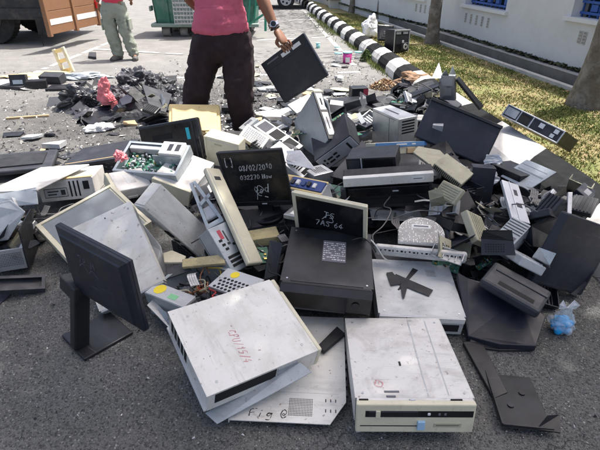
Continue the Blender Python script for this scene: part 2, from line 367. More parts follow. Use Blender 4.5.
    bp2=N.new('ShaderNodeBump'); bp2.inputs['Strength'].default_value=.35; bp2.inputs['Distance'].default_value=.02; L.new(nz(14,5),bp2.inputs['Height']); L.new(bp.outputs[0],bp2.inputs['Normal'])
    L.new(bp2.outputs[0],b.inputs['Normal'])
    M_['asphalt']=m
ground_mat()
def soil_mat():
    mat('soil',(.27,.21,.10),.95,0,.8,(.17,.16,.07),3,.5,60,mottle=((.14,.17,.045),2.5))
soil_mat()
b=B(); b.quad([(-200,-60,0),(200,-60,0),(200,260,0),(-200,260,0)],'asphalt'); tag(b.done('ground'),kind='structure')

def interp(tab,y):
    if y<=tab[0][0]: return tab[0][1]
    for (a,p),(c,q) in zip(tab,tab[1:]):
        if y<=c: return p+(q-p)*(y-a)/(c-a)
    return tab[-1][1]
KB=[(-6,2.05),(1,2.04),(2.9,2.0),(3.5,1.95),(4.2,1.87),(5.4,1.73),(6.5,1.62),(8,1.46),(10,1.24),(12.9,.93),(15.7,.62),(18,.40),(22,-.05),(30,-1.3),(60,-8)]
KW=[(3.3,.42),(7,.27),(30,.25)]
def kb(y): return interp(KB,y)
LIP=[(-6,5.6),(5.876,3.377),(8.11,2.961),(10.82,2.446),(20,.75),(30,-1.1),(60,-7)]
WALL=[(-6,6.23),(6.331,3.654),(7.478,3.413),(10.123,2.97),(12.858,2.24),(20,.45),(30,-2.2),(60,-10)]
# verge soil
b=B(); ys=[-6+.5*i for i in range(0,73)]
for y0,y1 in zip(ys,ys[1:]):
    b.quad([(kb(y0)-.02,y0,.09),(interp(LIP,y0)+.01,y0,.05),(interp(LIP,y1)+.01,y1,.05),(kb(y1)-.02,y1,.09)],'soil')
tag(b.done('verge_soil'),kind='structure')
# kerb: painted segments, one thing
def kerb():
    bounds=[-6,-4.6,-3.2,-1.9,-.6,.5,1.3,1.95,2.72,3.5,4.2,4.8,5.35,5.9]
    while bounds[-1]<30: bounds.append(bounds[-1]+.46)
    k0=bounds.index(3.5)
    t=thing('painted_kerb','long curving concrete kerb painted in black and white blocks beside the grass','kerb')
    for mname,par in (('kerb_black',0),('kerb_white',1)):
        b=B()
        for i,(y0,y1) in enumerate(zip(bounds,bounds[1:])):
            if (i-k0+1)%2!=par: continue
            n=3; g=.004
            prof=[]
            for j in range(n+1):
                y=y0+g+(y1-y0-2*g)*j/n; xb=kb(y); wd=interp(KW,y); sk=.38*max(0,min(1,(5.5-y)/1.5))
                h=.215+.006*noise.noise(Vector((0,y*2,3)))
                prof.append([Vector(p) for p in ((xb,y,-.05),(xb,y,h-.035),(xb-.045,y-sk*.1,h),(xb-wd*.48,y-sk*.48,h-.010),(xb-wd*.80,y-sk*.80,h-.055),(xb-wd*.95,y-sk*.95,h-.12),(xb-wd,y-sk,-.05))])
            vs=[[b.bm.verts.new(p) for p in r] for r in prof]; mi=b.mi(mname)
            for a,c in zip(vs,vs[1:]):
                for q in range(6): f=b.bm.faces.new((a[q],a[q+1],c[q+1],c[q])); f.material_index=mi
            for r in (vs[0],vs[-1]): f=b.bm.faces.new(r); f.material_index=mi
        o=b.done('painted_block' ,t); o['label']=('black' if par==0 else 'white')+' painted blocks of the kerb'
kerb()
# drain and wall
def strip(name,L0,off0,z0,off1,z1,m,y0=-6,y1=40,step=.5):
    pass
def ribbon(b,tabA,offA,zA,tabB,offB,zB,m,y0=-6,y1=40,n=92):
    for i in range(n):
        a=y0+(y1-y0)*i/n; c=y0+(y1-y0)*(i+1)/n
        b.quad([(interp(tabA,a)+offA,a,zA),(interp(tabB,a)+offB,a,zB),(interp(tabB,c)+offB,c,zB),(interp(tabA,c)+offA,c,zA)],m)
t=thing('storm_drain','open concrete storm drain channel running along the foot of the pale wall','drain')
b=B(); ribbon(b,LIP,0,.0,LIP,0,.095,'concrete_pale'); ribbon(b,LIP,0,.095,LIP,.085,.095,'concrete_pale'); ribbon(b,LIP,.085,.095,LIP,.085,-.28,'concrete'); b.done('lip',t)
b=B(); ribbon(b,LIP,.085,-.28,LIP,.17,-.28,'concrete_dark'); ribbon(b,LIP,.17,-.28,LIP,.17,.2,'concrete_dark'); ribbon(b,LIP,.17,.2,WALL,.02,.2,'concrete'); b.done('channel',t)
t=thing('moss_strip','dark green moss and weeds growing along the base of the wall','moss'); t['kind']='stuff'; bpy.data.objects.remove(t)
b=B()
for i in range(2600):
    y=random.uniform(3,18); x=interp(WALL,y)-abs(random.gauss(0,.03))-.005
    s_=random.uniform(.012,.04); a=random.uniform(0,6.28); z=.2+random.uniform(0,.05)*(.5+.5*noise.noise(Vector((y*1.5,0,0))))
    b.quad([(x+math.cos(a)*s_,y+math.sin(a)*s_,z),(x-math.sin(a)*s_,y+math.cos(a)*s_,z+s_*.5),(x-math.cos(a)*s_,y-math.sin(a)*s_,z+s_),(x+math.sin(a)*s_,y-math.cos(a)*s_,z+s_*.3)],'moss')
tag(b.done('moss'),'dark green moss growing along the base of the wall','moss',kind='stuff')
def wall():
    t=thing('boundary_wall','long pale grey rendered wall with blue grilled windows behind the drain','wall')
    Pn=[(interp(WALL,y),y) for y in (-6,6.331,10.123,12.858,20,40)]
    # cumulative panels with window holes: windows given by y range
    wins=[(5.2,6.75),(8.24,9.6),(11.2,12.5),(14.2,15.6)]
    zb=[.82,.745,.72,.72]; zt=1.85; H=2.0
    cuts=sorted(set([y for p,y in Pn]+[y for a in wins for y in a]))
    b=B(); T=.25
    def pt(y,z,d=0): return (interp(WALL,y)+d,y,z)
    for a,c in zip(cuts,cuts[1:]):
        m=(a+c)/2; wi=[i for i,(p,q) in enumerate(wins) if p<m<q]
        if not wi:
            b.prism([pt(a,-.05),pt(c,-.05),pt(c,H),pt(a,H)],(T,.0,0),'wall_paint')
        else:
            z0=zb[wi[0]]
            b.prism([pt(a,-.05),pt(c,-.05),pt(c,z0),pt(a,z0)],(T,0,0),'wall_paint')
            b.prism([pt(a,zt),pt(c,zt),pt(c,H),pt(a,H)],(T,0,0),'wall_paint')
    b.done('wall_body',t)
    for (a,c),z0 in zip(wins,zb):
        b=B(); b.prism([pt(a-.08,z0-.045,-.05),pt(c+.08,z0-.045,-.05),pt(c+.08,z0+.003,-.05),pt(a-.08,z0+.003,-.05)],(.28,0,0),'wall_trim')
        wd=b.done('window_sill',t); wd['label']='white painted window sill'
        b=B(); b.prism([pt(a,z0,.2),pt(c,z0,.2),pt(c,zt,.2),pt(a,zt,.2)],(.02,0,0),'window_glass'); g=b.done('window',t)
        b=B(); n=int((c-a)/.13)
        for k in range(n+1):
            y=a+.02+(c-a-.04)*k/n; b.box(interp(WALL,y)+.12,interp(WALL,y)+.135,y-.012,y+.012,z0+.003,zt,'blue_grille')
        for k in range(9):
            z=z0+.04+.13*k; b.prism([pt(a,z,.105),pt(c,z,.105),pt(c,z+.03,.105),pt(a,z+.03,.105)],(.015,0,0),'blue_grille')
            for j in range(n):
                if (j+k)%2: 
                    y=a+.02+(c-a-.04)*(j+.5)/n; b.prism([pt(y-.05,z+.04,.11),pt(y+.05,z+.04,.11),pt(y+.05,z+.12,.11),pt(y-.05,z+.12,.11)],(.01,0,0),'blue_grille')
        b.done('grille',g)
    for ys,z0,z1 in (([8.66,8.86,9.06,9.26,9.46],.45,.61),([10.9,11.1,11.3,11.5],.45,.61),([6.38,6.46],.53,.68),([3.6,3.8,4.0],.5,.66)):
        for y in ys:
            b=B(); b.prism([pt(y,z0,-.008),pt(y+.06,z0,-.008),pt(y+.06,z1,-.008),pt(y,z1,-.008)],(.03,0,0),'concrete_pale')
            for k in range(4): z=z0+(z1-z0)*(k+.5)/4; b.prism([pt(y+.01,z-.012,-.011),pt(y+.052,z-.012,-.011),pt(y+.052,z+.012,-.011),pt(y+.01,z+.012,-.011)],(.004,0,0),'concrete')
            b.done('vent',t)
wall()
# painted parking lines
def line(p,q,wd,name,lab):
    p,q=Vector(p),Vector(q); d=(q-p).normalized(); n=Vector((-d.y,d.x,0))*wd/2
    b=B(); k=int((q-p).length/.12)+1
    for i in range(k):
        if random.random()<.16: continue
        a=p+(q-p)*i/k; c=p+(q-p)*(i+1)/k; j=lambda: 1+random.uniform(-.18,.18)
        b.quad([a-n*j(),c-n*j(),c+n*j(),a+n*j()],'line_paint')
    tag(b.done(name),lab,'road line',kind='structure')
mat('line_paint',(.50,.50,.49),.8,0,.9,(.24,.23,.21),7)
for p,q in (((-4.0,6.2,.004),(-3.86,10.2,.004)),((-3.86,9.3,.008),(-1.2,8.5,.008)),((.86,7.8,.004),(.1,17,.004)),((-1.8,6.9,.004),(.9,7.3,.004)),((-.9,10.4,.004),(.7,10.9,.004)),((-2.4,13.5,.004),(.4,14.2,.004))):
    line(p,q,.09,'parking_line','faded white parking bay line on the asphalt')
#--- grass on the verge: one mesh of short blades
def grass():
    rnd=random.Random(3)
    v=[];f=[];mi=[]
    def blade(x,y,z,h,wd,lean):
        a=rnd.uniform(0,6.28); ca,sa=math.cos(a)*wd,math.sin(a)*wd; b_=rnd.uniform(0,6.28)
        i=len(v); v.extend([(x-ca,y-sa,z),(x+ca,y+sa,z),(x+math.cos(b_)*lean,y+math.sin(b_)*lean,z+h)]); f.append((i,i+1,i+2))
    def put(y,x):
        a,c=kb(y),interp(LIP,y); t=(x-a)/(c-a); z=.09-.04*t
        n=noise.noise(Vector((x*1.6,y*1.6,0)))+.5*noise.noise(Vector((x*5,y*5,2)))
        if rnd.random()<.38-n*.8: return
        blade(x,y,z,rnd.uniform(.010,.028),rnd.uniform(.003,.006)*(1+y/9),rnd.uniform(.005,.03))
        mi.append(0 if n+rnd.uniform(-.35,.35)>.12 else (1 if rnd.random()<.7 else 2))
    for i in range(120000):
        u=rnd.random(); y=2.0+13*u**1.35
        a,c=kb(y),interp(LIP,y)
        if c-a<.05: continue
        put(y,a+.01+(c-a-.03)*rnd.random())
    # tufts along kerb foot (road side)
    for i in range(1500):
        y=rnd.choice([7.6,8.0,9.6,11.5,12.6,13.5,15])+rnd.gauss(0,.35); x=kb(y)-interp(KW,y)-abs(rnd.gauss(0,.05 if y<10 else .12))
        blade(x,y,0,rnd.uniform(.03,.09),.006,.04); mi.append(0)
    me=bpy.data.meshes.new('grass'); me.from_pydata(v,[],f); me.polygons.foreach_set('material_index',mi)
    for c in ((.13,.16,.04),(.28,.255,.115),(.22,.225,.075)):
        n='grass%d'%len(me.materials); mat(n,c,.9); me.materials.append(M_[n])
    o=bpy.data.objects.new('grass',me); COL.objects.link(o)
    tag(o,'short patchy green and straw yellow grass on the verge','grass',kind='stuff')
grass()
#--- trees
mat('bark',(.17,.145,.115),.95,0,.9,(.06,.05,.04),9,1.0,45,mottle=((.27,.25,.22),7))
mat('leaf_a',(.055,.10,.022),.6); mat('leaf_b',(.085,.14,.03),.6); mat('leaf_c',(.035,.07,.02),.6)
def tree(base,r0,lean,h,clumps,label,leafn,seed,group='slim trees planted in the grass verge'):
    rnd=random.Random(seed)
    t=thing('verge_tree',label,'tree',Matrix.Translation(base),group)
    b=B(); n=22; seg=20; rings=[]; mi=b.mi('bark')
    def ax(u): return Vector((lean[0]*u+.05*math.sin(u*5+seed),lean[1]*u+.04*math.cos(u*4+seed)-.04*math.cos(seed),h*u))
    for k in range(n+1):
        u=k/n; c=ax(u); r=r0*(1-.5*u)*(1+.22*math.exp(-u*h/.10)+.10*math.exp(-u*h/.5))
        rg=[]
        for j in range(seg):
            a=2*math.pi*j/seg; d=Vector((math.cos(a),math.sin(a),0)); rr=r*(1+.10*noise.noise(Vector((d.x*2,d.y*2,u*h*3+seed)))+.12*math.exp(-u*h/.15)*math.sin(a*5+seed))
            rg.append(b.bm.verts.new(c+d*rr-Vector((0,0,.03 if k==0 else 0))))
        rings.append(rg)
    for a,c in zip(rings,rings[1:]):
        for j in range(seg):
            f=b.bm.faces.new((a[j],a[(j+1)%seg],c[(j+1)%seg],c[j])); f.smooth=True; f.material_index=mi
    tr=b.done('trunk',t)
    b=B()
    for (c,r) in clumps:
        c=Vector(c)-Vector(base); s=ax(rnd.uniform(.7,.98)); mid=(s+c)/2+Vector((0,0,.15))
        P_=smooth_path([s,mid,c],4); b.tube(P_,[r0*.4*(1-.75*i/(len(P_)-1)) for i in range(len(P_))],'bark',7)
    b.done('branch',t)
    v=[];f=[];mi=[]
    for (c,r) in clumps:
        c=Vector(c)-Vector(base)
        for k in range(int(leafn*r*r)):
            d=Vector((rnd.gauss(0,1),rnd.gauss(0,1),rnd.gauss(0,.7))); d=d/max(d.length,.3)*r*rnd.random()**.4
            p=c+d+Vector((noise.noise(d*2),noise.noise(d*2+Vector((5,0,0))),0))*.3
            a=Vector((rnd.gauss(0,1),rnd.gauss(0,1),rnd.gauss(0,.5))).normalized(); w_=a.cross(Vector((rnd.gauss(0,1),rnd.gauss(0,1),rnd.gauss(0,1)))).normalized(); L_=rnd.uniform(.05,.09)
            i=len(v); v.extend([p-a*L_,p+w_*L_*.45,p+a*L_,p-w_*L_*.45]); f.append((i,i+1,i+2,i+3)); mi.append(rnd.choice((0,0,1,2)))
    me=bpy.data.meshes.new('crown'); me.from_pydata([tuple(p) for p in v],[],f); me.polygons.foreach_set('material_index',mi)
    for m in ('leaf_a','leaf_b','leaf_c'): me.materials.append(M_[m])
    o=bpy.data.objects.new('crown',me); COL.objects.link(o); o.parent=t
def shade_pt(x,y,h):  # place on a crown whose shadow reaches ground point x,y
    k=h/sun_dir.z; return (x+sun_dir.x*k,y+sun_dir.y*k,h)
# the large tree just right of the frame shades the near half of the heap
near=[shade_pt(x,y,h) for x,y,h in NEARSHADE]
tree((3.0,1.7,.07),.19,(-.5,-.1),5.2,list(zip(near,NEARR)),'large leafy tree standing in the verge just right of the camera',LEAFN,11)
tree((3.12,5.2,.06),.15,(.45,.1),6.6,[(shade_pt(*q_),r_) for q_,r_ in zip(T1SHADE,T1R)],'thick grey trunked tree nearest the camera, at the right edge of the photo',LEAFN,2)
tree((2.52,9.62,.06),.115,(.3,.1),4.6,[(shade_pt(x,y,h),r) for x,y,h,r in ((1.2,8.3,5.6,.7),(.3,8.4,5.8,.7),(2.6,8.2,6.0,.6),(2.7,6.9,6.3,.5),(1.9,9.3,5.7,.7),(-.4,8.9,5.6,.6))],'slender tree in the grass just behind the two dumped black cases',230,3)
tree((2.19,13.62,.06),.11,(.1,.1),4.6,[((2.3+.8*math.cos(a),13.6+.8*math.sin(a),5.8+.5*math.sin(3*a)),.85) for a in (0,1.3,2.6,3.9,5.1)],'slender tree rising behind the white sack, near the wall',200,4)
tree((1.62,15.4,.06),.10,(.1,.1),4.6,[((1.7+.8*math.cos(a),15.4+.8*math.sin(a),5.8),.85) for a in (0,1.3,2.6,3.9,5.1)],'right one of the two thin far trees standing close together',200,5)
tree((1.46,16.6,.06),.08,(-.1,.1),4.6,[((1.3+.8*math.cos(a),16.9+.8*math.sin(a),5.6),.8) for a in (0,1.3,2.6,3.9,5.1)],'left one of the two thin far trees standing close together',200,6)
tree((.95,19.2,.05),.09,(-.1,.1),4.6,[((.8+.8*math.cos(a),19.3+.8*math.sin(a),5.6),.8) for a in (0,1.3,2.6,3.9,5.1)],'farthest thin tree near the end of the kerb',200,9)
#--- kit of parts for broken computers
def FM(face,s):
    "maps (u,v,out) fractions on a face of a W,D,H box standing on z=0 to local space"
    W,D,H=s
    return {'front':lambda u,v,o:Vector((-W/2+u*W,-D/2-o,v*H)),'back':lambda u,v,o:Vector((W/2-u*W,D/2+o,v*H)),
            'left':lambda u,v,o:Vector((-W/2-o,D/2-u*D,v*H)),'right':lambda u,v,o:Vector((W/2+o,-D/2+u*D,v*H)),
            'top':lambda u,v,o:Vector((-W/2+u*W,-D/2+v*D,H+o)),'bottom':lambda u,v,o:Vector((-W/2+u*W,D/2-v*D,-o))}[face]
def fbox(b,s,face,u0,u1,v0,v1,out,m,depth=.002,bev=0):
    f=FM(face,s); p=f(u0,v0,-depth); q=f(u1,v1,out)
    b.box(min(p.x,q.x),max(p.x,q.x),min(p.y,q.y),max(p.y,q.y),min(p.z,q.z),max(p.z,q.z),m,bev)
def strokes(name,s,face,lines,m,w=.004,out=.0008,parent=None,region=(0,1,0,1),jit=0):
    "handwriting / marker lines on a face; coordinates are fractions of the region"
    f=FM(face,s); b=B(); U0,U1,V0,V1=region
    e=.001
    for L in lines:
        P=[f(U0+(U1-U0)*x,V0+(V1-V0)*y,out) for x,y in L]
        if len(P)>2: P=smooth_path(P,4)
        n=(f(0,0,1)-f(0,0,0)).normalized()
        for a,c in zip(P,P[1:]):
            d=c-a
            if noise.noise(a*150)>.42: continue
            if d.length<1e-5: continue
            d.normalize(); wv=w*(.6+.9*abs(noise.noise(a*90)+.25)); k=n.cross(d)*wv/2; a2=a-d*w*.3; c2=c+d*w*.3
            b.quad([a2-k,c2-k,c2+k,a2+k],m)
    return b.done(name,parent)
GL={'0':[[(.5,1),(.1,.7),(.15,.2),(.5,0),(.85,.3),(.85,.75),(.5,1)]],'1':[[(.3,.8),(.55,1),(.5,0)]],'2':[[(.1,.75),(.45,1),(.85,.75),(.5,.35),(.1,0),(.9,.05)]],'3':[[(.1,.9),(.6,1),(.75,.7),(.4,.55),(.8,.35),(.5,0),(.1,.1)]],
'5':[[(.85,1),(.3,1),(.2,.55),(.6,.6),(.8,.3),(.5,0),(.1,.1)]],'6':[[(.7,1),(.25,.6),(.15,.2),(.5,0),(.8,.25),(.5,.5),(.2,.3)]],'7':[[(.1,.95),(.85,1),(.4,0)]],'8':[[(.5,.55),(.15,.8),(.5,1),(.8,.8),(.5,.55),(.15,.2),(.5,0),(.85,.25),(.5,.55)]],'9':[[(.8,.8),(.4,1),(.15,.7),(.5,.5),(.8,.8),(.6,0)]],
'4':[[(.6,1),(.1,.35),(.9,.35)],[(.65,.6),(.6,0)]],'/':[[(.75,1.1),(.2,-.1)]],'H':[[(.15,1),(.15,0)],[(.8,1),(.8,0)],[(.15,.5),(.8,.55)]],'a':[[(.8,.5),(.4,.55),(.15,.25),(.4,0),(.75,.2),(.8,.5),(.9,0)]],'w':[[(0,.5),(.25,0),(.5,.4),(.7,0),(1,.55)]],
'R':[[(.2,0),(.25,1),(.8,.9),(.7,.55),(.25,.5),(.9,0)]],'o':[[(.5,.55),(.15,.3),(.4,0),(.8,.25),(.5,.55)]],'d':[[(.8,.5),(.3,.55),(.15,.2),(.5,0),(.8,.3)],[(.85,1.1),(.8,0)]],'T':[[(.0,1),(1,1)],[(.5,1),(.45,0)]],'S':[[(.85,.9),(.5,1),(.15,.75),(.75,.35),(.55,0),(.1,.1)]],'A':[[(0,0),(.5,1),(.95,0)],[(.2,.4),(.8,.4)]],
'F':[[(.9,1),(.2,.95),(.1,0)],[(.15,.5),(.7,.55)]],'i':[[(.4,.5),(.4,0)],[(.42,.75),(.45,.8)]],'g':[[(.8,.5),(.4,.55),(.15,.25),(.5,.05),(.8,.5),(.75,-.3),(.2,-.35)]],'C':[[(.85,.85),(.4,1),(.1,.5),(.4,0),(.85,.15)]],'P':[[(.2,0),(.2,1),(.75,.95),(.7,.55),(.2,.5)]],'U':[[(.1,1),(.15,.2),(.5,0),(.85,.25),(.85,1)]],
'[':[[(.7,1.1),(.3,1.1),(.3,-.1),(.7,-.1)]],']':[[(.3,1.1),(.7,1.1),(.7,-.1),(.3,-.1)]],'@':[[(.7,.3),(.4,.6),(.25,.35),(.6,.2),(.8,.7),(.4,1),(0,.5),(.4,-.1),(.9,.1)]],'-':[[(.1,.5),(.9,.5)]],' ':[], '~':[[(0,.4),(.3,.7),(.6,.3),(1,.6)]]}
def write(txt,x0,y0,h,wd,slope=0,shear=.2,seed=1):
    rnd=random.Random(seed); out=[]; x=x0
    for ch in txt:
        for L in GL.get(ch,[]): out.append([(x+(px+shear*py)*wd*.8+rnd.uniform(-.07,.07)*wd,y0+slope*(x-x0)+py*h+rnd.uniform(-.07,.07)*h) for px,py in L])
        x+=wd*(1 if ch!=' ' else .6)
    return out
def vents(b,s,face,u0,u1,v0,v1,nu,nv,m='dark_slot',fu=.6,fv=.6):
    for i in range(nu):
        for j in range(nv):
            cu=u0+(u1-u0)*(i+.5)/nu; cv=v0+(v1-v0)*(j+.5)/nv; du=(u1-u0)/nu*fu/2; dv=(v1-v0)/nv*fv/2
            fbox(b,s,face,cu-du,cu+du,cv-dv,cv+dv,.0009,m,.0005)
def case(key,name,label,cat,body='white_paint',dets=(),bezel=None,group=None,bez_t=.022,tray=None,lid=None,mtx=None,size=None,bev=.004,feet=True):
    if mtx is None: mtx,s=posemat(key)
    else: s=size
    s=Vector(s); mtx=mtx@Matrix.Translation((0,0,-s.z/2))
    t=thing(name,label,cat,mtx,group)
    W,D,H=s; k=.0018
    b=B()
    if tray:   # open box: bottom and four thin walls with turned-in lips
        tk=.0035
        b.box(-W/2,W/2,-D/2,D/2,0,tk,body)
        for x in (-W/2,W/2-tk): b.box(x,x+tk,-D/2,D/2,tk,H,body)
        for y in (-D/2,D/2-tk): b.box(-W/2+tk,W/2-tk,y,y+tk,tk,H,body)
        for x in (-W/2+tk,W/2-tk-.014): b.box(x,x+.014,-D/2+tk,D/2-tk,H-tk,H-.0005,body)
        for y in (-D/2+tk,D/2-tk-.014): b.box(-W/2+tk+.0145,W/2-tk-.0145,y,y+.014,H-tk,H-.0005,body)
    else:
        b.box(-W/2,W/2,-D/2,D/2,0,H,body,bev,2)
        # cover seam, folded lip and screws
        for f in ('left','right'): fbox(b,s,f,.02,.985,.10,.106+.002/H,.0007,'dark_slot',.0005)
        rnd=random.Random(key or label)
    bo=b.done('housing',t)
    if lid:
        b=B(); nx_,ny_=20,20; rnd=random.Random(key or label); sd=rnd.uniform(0,99); mi=b.mi(lid); g=[]
        for i in range(nx_+1):
            row=[]
            for j in range(ny_+1):
                u,v=i/nx_,j/ny_; x=-W/2-.002+(W+.004)*u; y=-D/2+.012+(D-.011)*v
                z=H+.0016+.0022*noise.noise(Vector((u*2.2+sd,v*2.2,0)))+.0010*noise.noise(Vector((u*6+sd,v*6,3)))
                if min(u,1-u)<.04 or min(v,1-v)<.04: z=H+.0004
                row.append(b.bm.verts.new((x,y,max(z,H+.0003))))
            g.append(row)
        for i in range(nx_):
            for j in range(ny_):
                f=b.bm.faces.new((g[i][j],g[i+1][j],g[i+1][j+1],g[i][j+1])); f.material_index=mi; f.smooth=True
        for (u,v) in ((.06,.07),(.94,.07),(.94,.93),(.06,.93)): b.cyl((-W/2+W*u,-D/2+D*v,H+.0022),.0045,.0016,'steel',seg=12)
        for x in (-W/2-.0045,W/2+.0022): b.box(x,x+.0023,-D/2+.012,D/2+.001,H*.16,H+.001,lid)
        lo=b.done('cover',t)
    if bezel:
        face,bm_=bezel
        b=B(); f=FM(face,s); p=f(-.006,-.01,-.001); q=f(1.006,1.02,bez_t)
        b.box(min(p.x,q.x),max(p.x,q.x),min(p.y,q.y),max(p.y,q.y),min(p.z,q.z),max(p.z,q.z),bm_,.005,2); b.done('front_bezel',t)
    groups={}
    for d in dets:
        nm,face,u0,u1,v0,v1,out,m=d[:8]
        if nm.startswith('+'):
            b=B(); fbox(b,s,face,u0,u1,v0,v1,out,m,.002,.0015 if out>.003 else 0); b.done(nm[1:],t)
        else:
            b=groups.setdefault(nm,B())
            if len(d)>8: vents(b,s,face,u0,u1,v0,v1,d[8],d[9],m,*(d[10:12] if len(d)>10 else ()))
            else: fbox(b,s,face,u0,u1,v0,v1,out,m,.002,.0012 if out>.003 else 0)
    for nm,b in groups.items(): b.done(nm,t)
    return t,s
def screen_monitor(key,name,label,bezel_m='black',screen_m='screen',bz=.018,stand=None,shell_m=None,dets=(),bot=.03,group=None,tilt=0,mtx=None,size=None):
    "flat monitor whose SCREEN is on the front (-y) face of its pose box"
    if mtx is None: mtx,s=posemat(key)
    else: s=size
    s=Vector(s); mtx=mtx@Matrix.Translation((0,0,-s.z/2)); t=thing(name,label,'monitor',mtx,group); W,D,H=s
    b=B(); tf=.014
    b.box(-W/2,W/2,-D/2,-D/2+tf,H-bz,H,bezel_m,.003,2); b.box(-W/2,W/2,-D/2,-D/2+tf,0,bot,bezel_m,.003,2)
    b.box(-W/2,-W/2+bz,-D/2+.0003,-D/2+tf,bot-.002,H-bz+.002,bezel_m,.003,2); b.box(W/2-bz,W/2,-D/2+.0003,-D/2+tf,bot-.002,H-bz+.002,bezel_m,.003,2); b.done('frame',t)
    b=B(); b.box(-W/2+bz-.002,W/2-bz+.002,-D/2+.004,-D/2+tf-.001,bot-.001,H-bz+.001,screen_m); b.done('screen',t)
    b=B(); b.box(-W/2+.003,W/2-.003,-D/2+tf,D/2*.2,.003,H-.003,shell_m or bezel_m,.006,2); b.box(-W*.3,W*.3,D/2*.2-.001,D/2+.012,H*.2,H*.8,shell_m or bezel_m,.01,2); vents(b,(W*.6,D+.024,H),'back',.1,.9,.6,.76,14,2); b.done('rear_shell',t)
    for nm,face,u0,u1,v0,v1,out,m in dets:
        b=B(); fbox(b,s,face,u0,u1,v0,v1,out,m,.001); b.done(nm,t)
    if stand:
        nl,rad=stand
        b=B(); b.box(-.045,.045,0,.03,-nl,H*.3,bezel_m,.006,2); b.done('neck',t)
        b=B(); vs=b.cyl((0,-.01,-nl),rad,.018,bezel_m,seg=40,r2=rad*.9); 
        for v in vs: v.co.y*=.78
        b.done('base',t)
    return t,s
def rear_monitor(key,name,label,m='black',mat2='black_matte',dets=(),group=None,mtx=None,size=None,recess=True,glow=None):
    "flat monitor seen from behind: REAR on the front (-y) face"
    if mtx is None: mtx,s=posemat(key)
    else: s=size
    s=Vector(s); mtx=mtx@Matrix.Translation((0,0,-s.z/2)); t=thing(name,label,'monitor',mtx,group); W,D,H=s
    b=B(); b.box(-W/2,W/2,D/2-.016,D/2,0,H,m,.003,2); b.done('frame',t)
    b=B(); 
    # rear shell: tapering pad
    def ringz(f,y): return [(-W/2*f,y,H/2-H/2*f),(W/2*f,y,H/2-H/2*f),(W/2*f,y,H/2+H/2*f),(-W/2*f,y,H/2+H/2*f)]
    r=[ringz(.995,D/2-.016),ringz(.985,D/2-.026),ringz(.86,-D/2+.006),ringz(.83,-D/2)]
    vs=[[b.bm.verts.new(p) for p in q] for q in r]; mi=b.mi(m)
    for a,c in zip(vs,vs[1:]):
        for j in range(4): f=b.bm.faces.new((a[j],a[(j+1)%4],c[(j+1)%4],c[j])); f.material_index=mi
    f=b.bm.faces.new(vs[-1]); f.material_index=mi
    b.done('rear_shell',t)
    if recess:
        b=B(); b.box(-.05,.05,-D/2-.004,-D/2+.004,H*.36,H*.58,mat2,.003,2)
        for x in (-.035,.035):
            for z in (H*.40,H*.54): b.cyl((x,-D/2-.005,z),.005,.004,'steel',axis=(0,1,0),seg=10)
        b.done('mounting_plate',t)
        b=B(); b.box(-W*.3,W*.3,-D/2-.003,-D/2+.004,H*.16,H*.23,'dark_slot',.002); b.done('port_strip',t)
    b=B(); b.box(-W/2+.016,W/2-.016,D/2-.001,D/2+.0008,.02,H-.016,'screen'); b.done('screen',t)
    for nm,face,u0,u1,v0,v1,out,mm in dets:
        b=B(); fbox(b,s,face,u0,u1,v0,v1,out,mm,.001); b.done(nm,t)
    return t,s
def plate(name,label,cat,px,zs,thick,m,group=None,crumple=0,parent=None):
    "bent or flat sheet through real points given per corner"
    P=[at(x,y,z) for (x,y),z in zip(px,zs)]
    n=(P[1]-P[0]).cross(P[2]-P[0]).normalized()
    if n.dot(Vector((0,0,CAMZ))-P[0])<0: n=-n
    c=sum(P,Vector())/len(P)
    b=B(); b.prism([p-c for p in P],-n*thick,m); o=b.done(name,parent)
    o.location=c
    if not parent: tag(o,label,cat,group)
    md=o.modifiers.new('bevel','BEVEL'); md.width=min(.003,thick*.3); md.segments=2
    return o
def crumpled(name,label,cat,c,size,m,seed,group=None,rot=0,lump=.5,flat=.0,sub=5,sharp=True):
    rnd=random.Random(seed); bm=bmesh.new(); bmesh.ops.create_icosphere(bm,subdivisions=sub,radius=1)
    for v in bm.verts:
        d=v.co.copy(); 
        k=1+lump*noise.noise(d*1.6+Vector((seed,0,0)))
        e=0
        for q,a in ((2.2,.26),(5,.11),(11,.03)): e+=a*(1-2.6*abs(noise.noise(d*q+Vector((seed*1.7,q,0)))))
        d=d*(k+e*lump*1.3)
        z=d.z
        if z<-.25: z=-.25+(z+.25)*.15
        v.co=Vector((d.x*size[0],d.y*size[1],(z+.27)*size[2]))
    me=bpy.data.meshes.new(name); bmesh.ops.recalc_face_normals(bm,faces=bm.faces[:]); bm.to_mesh(me); bm.free(); me.materials.append(M_[m])
    for p in me.polygons: p.use_smooth=True
    o=bpy.data.objects.new(name,me); COL.objects.link(o); o.location=c; o.rotation_euler=(0,0,rot); tag(o,label,cat,group)
    return o
